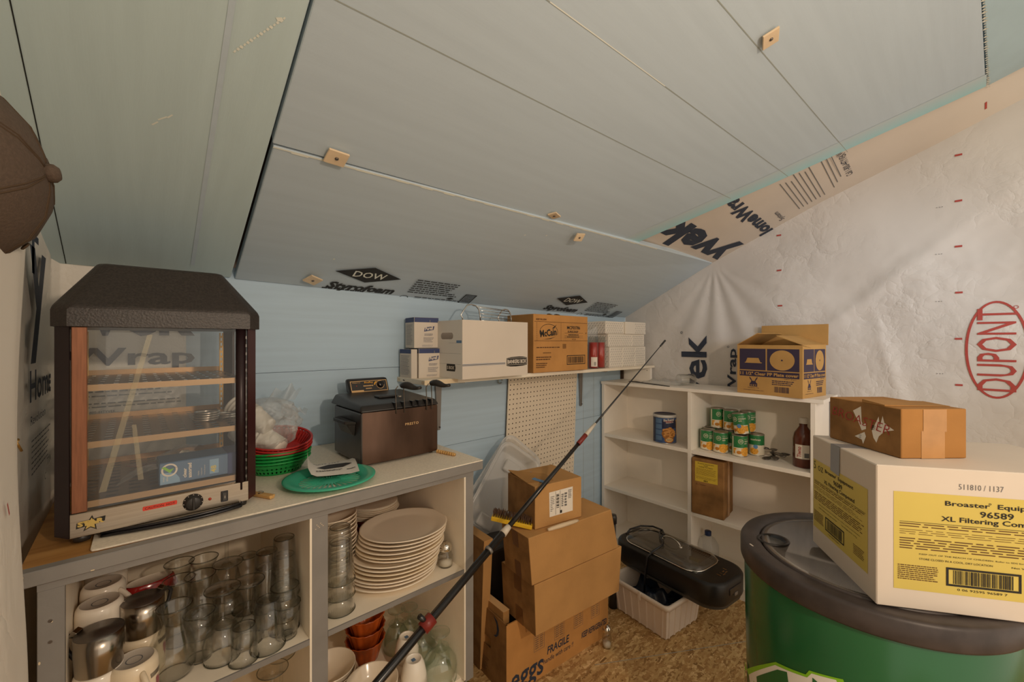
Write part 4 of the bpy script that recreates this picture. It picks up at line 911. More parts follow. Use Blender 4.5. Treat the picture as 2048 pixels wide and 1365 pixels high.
# lowest shelf, right half
b2 = [(.0001, .004), (.036, .004), (.039, 0), (.045, 0), (.048, .004), (.066, .030), (.0745, .058), (.0765, .060), (.0755, .0625), (.0725, .060), (.062, .033), (.040, .011), (.0001, .010)]
bowl_stack('cereal_bowl', b2, 4, .016, (.462, 1.335, zb), 'white bowl within the rear nested stack on the lowest shelf', 'rear bowls on the lowest shelf', 'bone_china', 'bowl', drift=(-.02, 0), top='topmost white bowl of the rear stack on the lowest shelf')
bowl_stack('cereal_bowl', b2, 3, .016, (.530, 1.212, zb), 'white bowl within the front nested stack on the lowest shelf', 'front bowls on the lowest shelf', 'bone_china', 'bowl', top='topmost white bowl of the front stack on the lowest shelf')
glass('tumbler', tumb(.10, .026, .031), (.402, 1.165, zb), 'dark tinted tumbler on the lowest shelf beside the counter post')
fw = lambda a, z: 1+.018*math.cos(16*a)
br = wall([(.036, 0), (.040, .002), (.044, .01), (.056, .050), (.064, .072), (.067, .076)], .004, .008)
bs = None
for k, l in enumerate(('fluted orange-brown bowl at the bottom of its stack on the lowest shelf', 'fluted orange-brown bowl in the middle of its stack on the lowest shelf', 'fluted orange-brown bowl topping its stack on the lowest shelf')):
    if bs is None:
        b = mb('brown_glaze'); b.lathe(br, 96, wob=fw); bs = b.build('fluted_bowl', loc=(.600, 1.425, zb)); tag(bs, l, 'bowl', 'fluted brown bowls')
    else: o = bs.copy(); COL.objects.link(o); o.location = (.600, 1.425, zb+.044*k); o['label'] = l
def cup_inv(loc, label, grp=None):
    t = thing('handleless_cup', label, 'cup', loc); h = .072
    b = mb('porcelain'); b.lathe([(.022, h), (.0245, h+.001), (.026, h-.001), (.033, h-.018), (.039, h-.045), (.042, 0), (.0395, 0), (.036, h-.05), (.0001, h-.01)], 36); b.lathe([(.022, h), (.020, h-.004), (.0001, h-.0045)], 30)
    b.use('blue_line'); b.rect(Fr((-.007, -.006, h-.0042), (1, 0, 0), (0, 1, 0)), 0, 0, .012, .013); b.build('bowl', parent=t)
    return t
c1 = cup_inv((.685, 1.285, zb), 'upside-down white cup on the lowest shelf, lower of the pair beside the brown bowls')
dup(c1, (.685, 1.285, zb+.042), 'upside-down white cup with blue stamp beside the brown bowls, upper of its pair')
dup(c1, (.652, 1.178, zb), 'upside-down white cup at the front of the lowest shelf, lower of the pair')
dup(c1, (.652, 1.178, zb+.042), 'upside-down white cup with blue stamp at the front, upper of its pair')
wg = lambda h, rb, rf: invert(wall([(rf, 0), (rf*.98, .003), (rf*.4, .008), (.006, .016), (.0055, .034), (.009, .046), (rb*.62, .064), (rb*.95, .090), (rb, .108), (rb*.96, h)], .002, .05), h)
glass('wine_goblet', wg(.152, .056, .032), (.750, 1.180, zb), 'green-tinted goblet upside down at the front of the lowest shelf', m='green_glass', n=44)
glass('wine_goblet', wg(.150, .052, .031), (.748, 1.300, zb), 'green-tinted goblet upside down behind the front goblet', m='green_glass', n=44)
glass('wine_goblet', wg(.140, .046, .030), (.705, 1.400, zb), 'green-tinted goblet upside down beside the fluted brown bowls', m='green_glass', n=44)
glass('wine_goblet', wg(.120, .046, .030), (.762, 1.410, zb), 'green-tinted goblet upside down in the rear corner of the lowest shelf', m='green_glass', n=44)
# ---------------------------------------------------------------- the shelf on the back boards
sz, sy = 1.193, 1.455
t = thing('back_shelf', 'cream board shelf on grey brackets along the blue back boards', 'shelf', (0, 0, 0))
b = mb('cream_paint'); b.box(.853, 1.415, sy, YW-.001, sz-.020, sz, .001, 1); b.use('wood_raw'); fr = leftf(.853, YW, sz-.019); b.oval(fr, .02, .009, .012, .006, 14); b.oval(fr, .222, .009, .011, .007, 14); b.use('ink_black'); b.oval(fr, .06, .009, .004, .003, 10); b.oval(fr, .068, .008, .004, .003, 10)
b.use('chip_paint'); b.rect(front(.853, sy, sz-.019), 0, 0, .16, .018); b.build('board', parent=t, label='short cream board with bare end')
b = mb('cream_paint'); b.hexa([(1.418, sy+.004, sz-.020), (2.645, sy, sz-.026), (2.645, YW-.001, sz-.026), (1.418, YW-.001, sz-.020)], [(1.418, sy+.004, sz-.002), (2.645, sy, sz-.011), (2.645, YW-.001, sz-.011), (1.418, YW-.001, sz-.002)], .001, 1); b.build('board', parent=t, label='long white board running to the corner')
for X, hgt in ((1.055, .24), (2.12, .235)):
    b = mb('galv'); z_ = sz-.0215 if X < 1.4 else sz-.026
    b.hexa([(X-.002, YW-.012, z_-hgt), (X+.014, YW-.012, z_-hgt), (X+.014, YW-.001, z_-hgt), (X-.002, YW-.001, z_-hgt)], [(X-.014, YW-.012, z_-.004), (X+.022, YW-.012, z_-.004), (X+.022, YW-.001, z_-.004), (X-.014, YW-.001, z_-.004)], .001, 1)
    b.box(X-.008, X+.016, sy+.03, YW-.001, z_-.005, z_)
    b.use('black_gloss'); b.lathe([(.0001, 0), (.004, 0), (.004, .003), (.0001, .004)], 10, (X+.008, YW-.016, z_-hgt+.012)); b.build('bracket', parent=t)
b = mb('white_paint'); b.box(XW-.045, XW-.022, sy+.01, YW-.002, sz-.125, sz-.0265, .001, 1); b.use('ink_black'); fr = leftf(XW-.045, YW, sz-.1); b.oval(fr, .20, .055, .003, .003, 8); b.build('cleat', parent=t)
b = mb('rafter'); b.box(2.585, 2.600, YW-.02, YW-.001, sz-.14, sz-.027); b.build('cleat', parent=t, label='dark batten in the corner')
# small cartons
def tone(fr, b, m): b.use(m); return b
def soap(loc, rz, label, w=.112, d=.10, h=.125, mark=False):
    t = thing('refill_carton', label, 'carton', loc, rz, 'white refill cartons at the shelf end')
    b = mb('box_white'); b.box(0, w, 0, d, 0, h, .0012, 1); b.use('navy_box'); b.rect(front(0, 0, 0), .001, h-.020, w-.002, .0195); b.rect(leftf(0, d, 0), .001, h-.020, d-.002, .0195); b.quad((0.001, .001, h+.0005), (w-.001, .001, h+.0005), (w-.001, d-.001, h+.0005), (.001, d-.001, h+.0005))
    fr = front(0, 0, 0); b.use('navy_box'); b.poly(fr, [(.044, .070), (.088, .078), (.092, .094), (.048, .088)], .0002); b.use('box_white'); b.text(fr, 'Purell', .049, .0745, .038, .014, bold=.04, shear=.2, rot=.14, lift=.0006)
    b.use('purell_ink'); b.lines(fr, .046, .052, .040, .010, 2, .45); b.lines(fr, .042, .024, .048, .022, 4, .35); b.lines(fr, .036, .006, .05, .008, 2, .3); b.lines(leftf(0, d, 0), .012, .012, d-.028, h-.040, 16, .28)
    b.use('ink_grey'); b.rect(fr, w*.62, h-.0195, .004, .010, .0004)
    if mark: b.use('ink_black'); b.poly(fr, [(.063, .052), (.083, .052), (.083, .072), (.078, .080), (.068, .079), (.063, .070)], .0008)
    b.build('carton', parent=t)
soap((.884, 1.555, sz), -.10, 'white refill carton with blue top, lower front, with a black mark')
soap((.872+.0, 1.572, sz+.127), -.12, 'white refill carton with blue top standing on the two lower cartons', h=.130)
t_ = thing('refill_carton', 'white refill carton at the shelf end, partly behind the lower front carton', 'carton', (.868, 1.572, sz), 0, 'white refill cartons at the shelf end')
b = mb('box_white'); b.hexa([(-.010, -.0, 0), (.012, -.012, 0), (.010, .10, 0), (-.010, .10, 0)], [(-.010, -.0, .122), (.012, -.012, .122), (.010, .10, .122), (-.010, .10, .122)], .001, 1); b.use('navy_box'); b.rect(leftf(-.010, .10, 0), .001, .104, .098, .018); b.use('purell_ink'); b.lines(leftf(-.010, .10, 0), .01, .012, .08, .085, 15, .28); b.build('carton', parent=t_)
# archive box with a wire rack in it
bx, by = .983, 1.381; bw_, bd, bh = .377, .195, .243
t = thing('archive_box', 'white cardboard archive box standing on the shelf', 'box', (bx, by, sz+.0005), .02)
b = mb('box_white'); T = .004
b.box(0, bw_, 0, T, 0, bh); b.box(0, bw_, bd-T, bd, 0, bh); b.box(bw_-T, bw_, T, bd-T, 0, bh); b.box(T, bw_-T, T, bd-T, 0, T)
fr = front(0, 0, 0); b.use('blue_line'); b.rect(fr, 0, .060, .235, .0015); b.rect(fr, 0, .0535, .235, .0012); b.use('ink_navy'); b.rect(fr, 0, .0565, .235, .002)
b.use('ink_black'); b.poly(fr, [(.243, .046), (.243, .080), (.27, .084), (.32, .086), (.345, .085), (.372, .081), (.372, .047), (.345, .043), (.30, .041), (.265, .042)]); b.use('box_white'); b.text(fr, 'BANKERS BOX', .249, .055, .117, .018, bold=.03, lift=.0006); b.frame(fr, .246, .049, .123, .031, .0012, .0004)
b.build('front_panel', parent=t)
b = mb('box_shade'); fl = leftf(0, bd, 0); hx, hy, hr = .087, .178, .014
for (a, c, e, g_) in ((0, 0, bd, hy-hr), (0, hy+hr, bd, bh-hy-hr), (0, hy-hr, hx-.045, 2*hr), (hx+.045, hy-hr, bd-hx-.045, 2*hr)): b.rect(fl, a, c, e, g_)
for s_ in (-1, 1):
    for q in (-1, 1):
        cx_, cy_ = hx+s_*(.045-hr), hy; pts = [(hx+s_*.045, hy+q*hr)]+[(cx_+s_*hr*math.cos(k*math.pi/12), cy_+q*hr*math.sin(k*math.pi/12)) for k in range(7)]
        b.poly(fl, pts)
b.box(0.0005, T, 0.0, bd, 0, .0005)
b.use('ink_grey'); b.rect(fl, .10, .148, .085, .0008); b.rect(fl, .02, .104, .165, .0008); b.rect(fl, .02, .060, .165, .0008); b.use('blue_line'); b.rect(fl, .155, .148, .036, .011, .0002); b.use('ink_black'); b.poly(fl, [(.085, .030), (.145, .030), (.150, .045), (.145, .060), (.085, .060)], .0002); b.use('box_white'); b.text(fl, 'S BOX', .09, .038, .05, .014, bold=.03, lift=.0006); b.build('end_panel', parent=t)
b = mb('peach_wax'); b.lathe([(.0001, 0), (.035, 0), (.036, .01), (.036, .075), (.0001, .08)], 28); b.use('candle_red'); b.lathe([(.0363, .0), (.0363, .018)], 28); tag(b.build('jar_candle', loc=(bx+.062, by+.085, sz+.140)), 'peach and red jar candle seen through the archive box handle hole', 'candle')
b = mb('charcoal'); b.box(bx+.03, bx+.33, by+.02, by+.14, sz+.006, sz+.139); tag(b.build('packed_folder', ), 'dark packed folders filling the archive box', 'folder')
wy = 1.600; b = mb('chrome')
def arch(X, w_, h_, y_): return [(X+dx*w_, y_, sz+.236+hh*h_) for dx, hh in ((-.5, 0), (-.46, .28), (-.56, .42), (-.42, .66), (-.22, .95), (0, 1.0), (.25, .95), (.42, .75), (.49, .4), (.5, 0))]
t = thing('wire_rack', 'chrome wire rack with arched ends lying on top of the archive box', 'rack', (0, 0, 0))
for X, w_, h_, y_ in ((1.150, .105, .090, 1.545), (1.375, .085, .080, 1.565)): b = mb('chrome'); b.tube(arch(X, w_, h_, y_), .0032, 8); b.build('arched_end', parent=t)
b = mb('chrome')
for hh, o1, o2 in ((.085, .01, 0), (.078, .035, .03), (.066, .045, .036), (.05, .05, .04), (.034, .052, .042), (.018, .052, .042)): b.tube([(1.150+o1, 1.547, sz+.236+hh), (1.375+o2, 1.567, sz+.236+hh*.88)], .0018, 6)
b.build('wire', parent=t)
# frozen-food carton
def carton(name, label, cat, loc, rz, w, d, h, m='kraft', side=None, cb=None, grp=None, bev=.0015):
    t = thing(name, label, cat, loc, rz, grp); b = mb(m); b.box(0, w, 0, d, 0, h, bev, 1)
    if side: b.use(side); b.rect(leftf(0, d, 0), bev, bev, d-2*bev, h-2*bev, -.0003)  # shade of the left face put into a darker kraft
    if cb: cb(b, front(0, 0, 0), leftf(0, d, 0))
    b.build('carton', parent=t); return t
def mccain(b, fr, fl):
    b.use('ink_brown'); b.text(fr, 'KEEP FROZEN', .018, .262, .072, .009, bold=.03)
    for y_ in (.254, .158): b.rect(fr, .006, y_, .408, .002)
    for x_ in (.022, .197):
        for k in range(9): b.rect(fr, x_, .160+k*.0105, .002, .007)
    b.use('ink_black'); b.ring(fr, .108, .203, .066, .042, .0025, 40); b.use('kraft_orange'); b.rect(fr, .030, .160, .16, .030, .0004); b.use('ink_black'); b.text(fr, 'McCain', .047, .176, .118, .036, bold=.03, rot=.10, lift=.0007); b.poly(fr, [(.055, .166), (.12, .168), (.160, .182), (.12, .172)], .0007); b.poly(fr, [(.13, .222), (.165, .243), (.145, .222)], .0007)
    b.text(fr, 'MCF03786', .245, .220, .105, .018, bold=.02); b.text(fr, 'SURECRISP', .250, .202, .085, .011, bold=.02)
    for y_ in (.200, .184, .175): b.rect(fr, .225, y_, .15, .0012)
    b.lines(fr, .255, .187, .085, .008, 1, .6); b.lines(fr, .245, .177, .10, .006, 1, .6); b.text(fr, '6/5 LBS', .285, .164, .03, .007); b.text(fr, '#', .395, .196, .008, .009)
    b.use('ink_brown'); b.lines(fr, .02, .122, .17, .007, 1, .7, .05); b.lines(fr, .21, .118, .028, .025, 5, .6, .05); b.lines(fr, .065, .095, .06, .006, 1, .6); b.lines(fr, .018, .060, .11, .022, 2, .5); b.lines(fr, .018, .022, .08, .028, 3, .5)
    b.use('ink_black'); b.frame(fr, .243, .032, .150, .050, .004); b.bars(fr, .252, .040, .132, .034, 26)
mc = carton('frozen_food_carton', 'brown printed potato carton on the shelf beside the white archive box', 'carton', (1.452, 1.442, sz-.001), -.03, .415, .200, .292, 'kraft_orange', 'kraft_side', mccain)
b = mb('cap_seam'); b.M = Matrix.Translation((1.700, 1.525, sz+.291)); b.tube([(-.06+.01*k, .004*math.sin(k), .007+.003*math.sin(k*.9)) for k in range(11)], [.003, .007, .008, .006, .004, .005, .009, .010, .009, .006, .003], 10, flat=.6)
tag(b.build('leather_strap'), 'small brown leather strap lying on top of the printed potato carton', 'strap')
# candles and tissue cartons
def candle(loc, label, lab):
    t = thing('jar_candle', label, 'candle', loc); r, h = .031, .19
    b = mb('candle_red'); b.lathe([(.0001, .004), (r-.003, .004), (r-.003, .155), (.0001, .155)], 28); b.build('wax', parent=t)
    b = mb('glass'); b.lathe(wall([(r, 0), (r, h)], .002, .003), 28); b.build('jar', parent=t)
    if lab: b = mb('paper_white'); b.lathe([(r+.0004, .01), (r+.0004, .06)], 28); b.use('ink_black'); b.bars(Fr((-.020, -r-.0018, .018), (1, 0, 0), (0, 0, 1)), 0, 0, .016, .022, 8); b.build('paper_label', parent=t)
    return t
candle((2.022, 1.508, sz-.006), 'red jar candle with a paper label beside the potato carton', False)
candle((2.098, 1.512, sz-.0065), 'red jar candle without a label, nearer the tissue cartons', False)
b = mb('paper_white'); b.M = Matrix.Translation((2.022, 1.508, sz-.006)); b.M = Matrix.Identity(4)
c_ = bpy.data.objects['jar_candle.001'] if 'jar_candle.001' in bpy.data.objects else None
lb = mb('paper_white'); r_ = .0316
for k in range(8):
    a0, a1 = math.pi+.25+k*.16, math.pi+.25+(k+1)*.16
    lb.quad(*[(r_*math.cos(a), r_*math.sin(a), z_) for a, z_ in ((a0, .012), (a1, .012), (a1, .068), (a0, .068))])
lb.use('ink_grey'); r_ = .0322
for k in range(6):
    a0 = math.pi+.8+k*.07; lb.quad(*[(r_*math.cos(a), r_*math.sin(a), z_) for a, z_ in ((a0, .018), (a0+.035, .018), (a0+.035, .04), (a0, .04))])
lb.build('paper_label', parent=c_)
b = mb('film'); b.grid(lambda u, v: (2.03+.13*u, 1.560+.02*math.sin(8*u), sz+.14+.10*v-.03*v*abs(2*u-1)+.006*math.sin(17*u+5*v)), 14, 10)
b.grid(lambda u, v: (2.03+.13*u, 1.575+.02*math.sin(8*u), sz-.004+.14*v+.0*u), 10, 4); tag(b.build('plastic_wrapper'), 'clear plastic wrapper standing behind the red candles', 'wrapper')
def tissue(loc, w, h, d, label, plain=False):
    t = thing('tissue_carton', label, 'carton', loc, 0, 'white patterned cartons stacked in the corner')
    b = mb('paper_white'); b.box(0, w, 0, d, 0, h, .003, 2); b.use('ink_grey'); fr = front(0, 0, 0); R = random.Random(int(w*1000+h*999+loc[0]*77))
    nx, nz = max(1, int(w/.021)), max(1, int(h/.0155))
    for f_, n_, W_ in ((fr, nx, w), (leftf(0, d, 0), max(1, int(d/.021)), d)):
        if plain and f_ is fr:
            lo_ = .42
        else: lo_ = 0
        for i in range(n_):
            for j in range(nz):
                x_, y_ = .006+i*(W_-.012)/n_+(.009 if j % 2 else 0), .005+j*(h-.008)/nz
                if x_ > W_-.018 or x_/W_ < lo_: continue
                b.poly(f_, [(x_, y_), (x_+.0035, y_), (x_+.0125, y_+.008), (x_+.009, y_+.008)])
    b.build('carton', parent=t)
q0 = sz-.0105; tX = 2.165
tissue((tX, 1.490, q0), .140, .130, .17, 'white patterned carton at the bottom of the corner pile, beside the candles')
tissue((tX+.142, 1.490, q0), .145, .130, .17, 'white patterned carton at the bottom middle of the corner pile')
tissue((tX+.289, 1.490, q0), .130, .130, .17, 'white patterned carton at the bottom of the corner pile, against the house wrap')
tissue((tX-.01, 1.492, q0+.131), .265, .080, .17, 'long white patterned carton in the middle row of the corner pile')
tissue((tX+.257, 1.492, q0+.131), .150, .080, .17, 'short white patterned carton in the middle row of the corner pile')
tissue((tX-.035, 1.495, q0+.212), .20, .078, .16, 'white patterned carton in the top row of the corner pile, beside the blue boards')
tissue((tX+.168, 1.485, q0+.212), .245, .080, .17, 'white carton with a blank end in the top row of the corner pile', True)
# pegboard, hook
b = mb('pegboard'); M = Matrix.Translation((1.497, 1.662, 1.148)) @ Matrix(((1, 0, -.05, 0), (0, 0, -1, 0), (.012, 1, 0, 0), (0, 0, 0, 1)))
pw, ph = .578, .92
def pgx(x, y): return Vector((1.497+x-.035*y/.45*(-1)*0-.045*(1-0)*(-y)*0, 1.668, 1.150+.010*x/pw-y))
b.M = Matrix(((1, -.055, 0, 1.497), (0, 0, 1, 1.672), (.014, -1, 0, 1.150), (0, 0, 0, 1)))
perf(b, 0, pw, 0, ph, 0, 22, 35, .0062, .0062); b.use('pegboard'); b.box(0, pw, 0, .0005, 0, .006); b.box(-.0005, 0, 0, ph, 0, .006)
b.use('rafter'); b.quad((0, 0, .0105), (pw, 0, .0105), (pw, ph, .0105), (0, ph, .0105))
tag(b.build('pegboard'), 'white perforated hardboard panel hanging below the shelf on the blue boards', 'pegboard')
b = mb('hook_grey'); p = Vector((1.440, YW-.006, 1.138)); b.tube([p+Vector((.014*math.cos(k*.55), -.004, .014*math.sin(k*.55))) for k in range(11)], .0035, 8); b.box(p.x-.006, p.x+.006, p.y, YW-.0005, p.z+.008, p.z+.024)
tag(b.build('wire_hook'), 'small curled hook screwed to the blue boards beside the pegboard', 'hook')
# ---------------------------------------------------------------- cartons piled on the floor
ez = .277
t = thing('egg_carton_case', 'open brown printed egg case on the floor at the bottom of the carton pile', 'carton', (1.037, 1.173, 0), -.091)
w_, d_, T = .580, .29, .005
b = mb('kraft_orange'); b.box(0, w_, 0, T, 0, ez); fr = front(0, 0, 0)
b.use('ink_fade')
for k, x_ in enumerate((.135, .245, .358, .465)):
    b.frame(fr, x_, .115, .055, .15, .0015); b.rect(fr, x_, .232, .055, .0015); b.lines(fr, x_+.006, .122, .022, .10, 12, .4, .2, seed=k); b.lines(fr, x_+.030, .122, .020, .10, 12, .4, .2, seed=k+9)
b.use('ink_navy'); b.text(fr, 'eggs', .020, -.012, .165, .085, bold=.015, shear=.1); b.text(fr, 'FRAGILE', .205, .075, .125, .032, bold=.02, shear=.15); b.text(fr, 'handle with care !!', .185, .045, .17, .020, shear=.15); b.text(fr, 'KEEP REFRIGERATED', .405, .055, .165, .026, bold=.02, shear=.15)
b.build('front_panel', parent=t)
b = mb('kraft_dark'); fl = leftf(0, d_, 0); fl.eps = 0  # end panel's shade comes from the darker kraft colour
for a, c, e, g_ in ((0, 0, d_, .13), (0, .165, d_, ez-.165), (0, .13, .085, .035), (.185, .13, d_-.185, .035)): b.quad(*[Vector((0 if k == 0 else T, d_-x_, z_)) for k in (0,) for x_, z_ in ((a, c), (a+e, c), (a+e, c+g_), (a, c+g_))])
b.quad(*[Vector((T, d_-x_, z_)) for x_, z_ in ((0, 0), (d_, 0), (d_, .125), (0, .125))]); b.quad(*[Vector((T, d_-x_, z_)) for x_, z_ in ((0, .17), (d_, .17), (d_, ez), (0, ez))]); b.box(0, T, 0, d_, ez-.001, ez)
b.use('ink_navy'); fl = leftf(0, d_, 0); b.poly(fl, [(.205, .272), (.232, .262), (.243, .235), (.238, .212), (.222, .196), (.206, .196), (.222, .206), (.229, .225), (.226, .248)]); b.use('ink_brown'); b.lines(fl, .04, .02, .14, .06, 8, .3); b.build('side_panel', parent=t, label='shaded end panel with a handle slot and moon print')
b = mb('kraft_side'); b.box(w_-T, w_, T, d_, 0, ez); b.box(0, w_, d_-T, d_, 0, ez); b.box(T, w_-T, T, d_-T, 0, T); b.build('rear_panels', parent=t)
b = mb('kraft_side'); b.hexa([(.095, -.004, ez-.062), (.20, -.004, ez-.062), (.20, 0, ez-.062), (.095, 0, ez-.062)], [(.085, -.006, ez-.001), (.20, -.006, ez-.001), (.20, -.001, ez-.001), (.085, -.001, ez-.001)]); b.build('folded_flap', parent=t)
t = thing('folded_carton', 'flattened brown carton stuffed upright inside the open egg case', 'carton', (1.050, 1.205, .006), -.05)
b = mb('kraft_side'); b.box(0, .030, 0, .15, 0, .30, .002, 1); b.use('kraft_edge'); b.box(.0, .030, 0, .15, .30, .3005); b.build('cardboard', parent=t)
t = thing('tall_carton', 'tall narrow brown carton standing in the egg case beside the two long cartons', 'carton', (1.0475, 1.365, .006), -.08); b = mb('kraft'); b.hexa([(0, -.02, 0), (.034, -.02, 0), (.034, .085, 0), (0, .085, 0)], [(-.034, -.10, .565), (.008, -.10, .565), (.008, .10, .565), (-.034, .10, .565)], .001, 1); b.use('kraft_dark'); b.quad((-.001, .0845, .001), (-.001, -.0195, .001), (-.035, -.0995, .564), (-.035, .0995, .564)); b.build('carton', parent=t)  # shaded side painted in darker kraft
def longbox(label, pts_lo, pts_hi, z0, z1, cb=None):
    t = thing('long_carton', label, 'carton', (*pts_lo[0], z0), 0, 'long plain cartons in the pile'); o = Vector((*pts_lo[0], z0))
    b = mb('kraft'); b.hexa([Vector((*p, z0))-o for p in pts_lo], [Vector((*p, z1))-o for p in pts_hi], .002, 1)
    L0, L3, H0, H3 = [Vector((*p, z))-o for p, z in ((pts_lo[0], z0), (pts_lo[3], z0), (pts_hi[0], z1), (pts_hi[3], z1))]
    n = (L0-L3).cross(H3-L3).normalized()*.0008
    b.use('kraft_dark'); b.quad(L3+n, L0+n, H0+n, H3+n); b.build('carton', parent=t)  # left end shaded by its kraft colour
    lp = lambda s, h: (L3.lerp(L0, s)).lerp(H3.lerp(H0, s), h)+n*2.2
    
    for s0, s1, h0, h1 in ((.42, .64, 0, .34), (.40, .62, .66, 1)): b = mb('tape_brown'); b.quad(lp(s0, h0), lp(s1, h0), lp(s1, h1), lp(s0, h1)); b.build('tape', parent=t)
    return t
u2 = Vector((.459, -.047)).normalized(); v2 = Vector((.047, .459)).normalized()*.20
p0, p1 = Vector((1.077, 1.057)), Vector((1.536, 1.010))
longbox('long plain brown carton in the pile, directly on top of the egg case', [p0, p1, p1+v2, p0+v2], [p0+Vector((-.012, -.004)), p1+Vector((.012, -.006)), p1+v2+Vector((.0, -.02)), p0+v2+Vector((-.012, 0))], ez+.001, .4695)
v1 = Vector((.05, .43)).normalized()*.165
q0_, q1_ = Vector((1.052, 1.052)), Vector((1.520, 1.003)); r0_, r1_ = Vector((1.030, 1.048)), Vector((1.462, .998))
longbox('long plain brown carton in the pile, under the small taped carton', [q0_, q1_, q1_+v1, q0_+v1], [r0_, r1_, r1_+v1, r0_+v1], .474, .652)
def parcel(b, fr, fl):
    b.use('paper_white'); b.poly(fr, [(.066, .032), (.178, .034), (.178, .128), (.064, .125)]); b.use('ink_black'); b.rect(fr, .115, .036, .0015, .088, .0004); b.rect(fr, .094, .036, .0012, .088, .0004)
    for k in range(9): b.rect(fr, .098, .06+k*.0062, .013, .0025+.002*(k % 2), .0004)
    b.rect(fr, .116, .037, .009, .011, .0004); b.use('ink_grey'); b.lines(fr, .155, .085, .018, .035, 6, .5); b.lines(fr, .070, .05, .02, .06, 9, .4, .6); b.lines(fr, .122, .06, .012, .05, 7, .6); 
    b.lines(fr, .137, .058, .013, .055, 5, .7)
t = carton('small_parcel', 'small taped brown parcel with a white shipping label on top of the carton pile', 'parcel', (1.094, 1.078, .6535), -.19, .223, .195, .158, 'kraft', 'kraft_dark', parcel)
b = mb('kraft_side'); b.hexa([(.0, .05, .1582), (.10, .02, .1582), (.12, .10, .1582), (.01, .19, .1582)], [(-.004, .05, .1600), (.10, .02, .1600), (.12, .10, .1600), (-.004, .19, .172)]); b.build('lifted_flap', parent=t)
b = mb('tape_blue'); fr = Fr((0, 0, .1602), (1, 0, 0), (0, 1, 0)); b.poly(fr, [(.050, .004), (.072, .004), (.055, .07), (.060, .125), (.030, .120), (.035, .060)]); b.poly(fr, [(.02, .10), (.085, .135), (.08, .15), (.018, .125)]); b.build('tape', parent=t, label='torn blue tape')
# brush, handle, pole
d = Vector((1.093, 1.104, .0))-Vector((1.004, 1.216, 0)); d.z = 0
t = thing('scrub_brush', 'yellow scrub brush with dark bristles up, lying beside the small parcel', 'brush', (1.0505, 1.158, .6645), math.atan2(d.y, d.x), rot=None)
t.rotation_euler = (0, math.radians(9), math.atan2(d.y, d.x)); 
b = mb('brush_yellow'); b.box(-.078, .078, -.020, .020, 0, .016, .003, 2)
for k in range(11): b.box(-.060+k*.0085, -.0565+k*.0085, -.0212, .0212, .002, .014)
b.build('block', parent=t)
b = mb('bristle'); R = random.Random(3)
for i in range(17):
    for j in range(4):
        x_, y_ = -.070+i*.00875, -.013+j*.0087
        for q in range(3): b.tube([(x_+R.uniform(-.001, .001), y_, .015), (x_+R.uniform(-.006, .004), y_+R.uniform(-.004, .004), .036+R.random()*.006)], [.0017, .0009], 5)
b.build('bristles', parent=t)
b = mb('wood_raw'); a_, c_ = Vector((1.118, 1.036, .6605)), Vector((1.262, 1.012, .6605))
b.tube([a_.lerp(c_, k/10) for k in range(11)], [.006, .0075, .008, .0085, .009, .009, .0085, .0085, .008, .0075, .005], 12, flat=.85); tag(b.build('wooden_handle'), 'short bare wooden handle lying in front of the small parcel', 'handle')
E_, A_ = Vector((1.147, 1.062, .830)), Vector((2.2, 1.148, 1.352)); dp = (A_-E_); at_x = lambda X: E_+dp*((X-E_.x)/dp.x)
t = thing('telescopic_pole', 'long black telescopic pole leaning across the cartons up to a thin tip', 'pole', (0, 0, 0))
def seg(nm, xa, xb, ra, rb, m, lab=None): b = mb(m); b.tube([at_x(xa), at_x(xb)], [ra, rb], 16); b.build(nm, parent=t, label=lab)
seg('lower_tube', -.09, .92, .0125, .0115, 'pole_black'); seg('middle_tube', .92, 1.44, .0085, .0075, 'pole_black'); seg('tip_rod', 1.44, 2.185, .0042, .0022, 'pole_black'); seg('tip_cap', 2.14, 2.20, .0045, .0055, 'pole_black')
seg('joint', .905, .935, .0132, .010, 'pole_ivory', 'ivory joint ring'); seg('joint', .838, .846, .0145, .0145, 'galv', 'metal ring'); seg('joint', 1.40, 1.475, .0098, .0055, 'pole_ivory', 'ivory joint near the thin tip'); seg('joint', 1.345, 1.405, .0095, .0095, 'pole_red', 'red joint near the thin tip')
seg('clamp', .590, .622, .0185, .0185, 'pole_red', 'red twist clamp'); p = at_x(.606); b = mb('pole_black'); b.tube([p, p+Vector((-.025, 0, .030))], [.006, .008], 10); b.build('clamp_knob', parent=t)
# shaker, bottle, post on the floor
shaker((1.545, 1.078, 0), 'small glass shaker standing alone on the chipboard floor', h=.094, r=.021)
t = thing('spray_can', 'olive can with black cap lying in the gap beside the counter', 'can', (0, 0, 0))
b = mb('olive'); b.tube([(.905, 1.36, .028), (.962, 1.20, .028)], .026, 20); b.build('body', parent=t); b = mb('black_gloss'); b.tube([(.962, 1.20, .028), (.974, 1.166, .028)], .019, 16); b.build('cap', parent=t)
t = thing('capped_tube', 'black capped tube standing behind the carton pile by the bookcase', 'tube', (1.800, 1.218, 0))
b = mb('dark_grey'); b.lathe([(.0001, 0), (.014, 0), (.014, .43), (.0001, .43)], 18); b.build('shaft', parent=t); b = mb('black_plastic'); b.lathe([(.0001, .425), (.018, .425), (.019, .455), (.016, .468), (.0001, .47)], 18); b.build('cap', parent=t); b = mb('black_plastic'); b.lathe([(.0001, 0), (.022, 0), (.021, .10), (.014, .11)], 18); b.build('boot', parent=t)
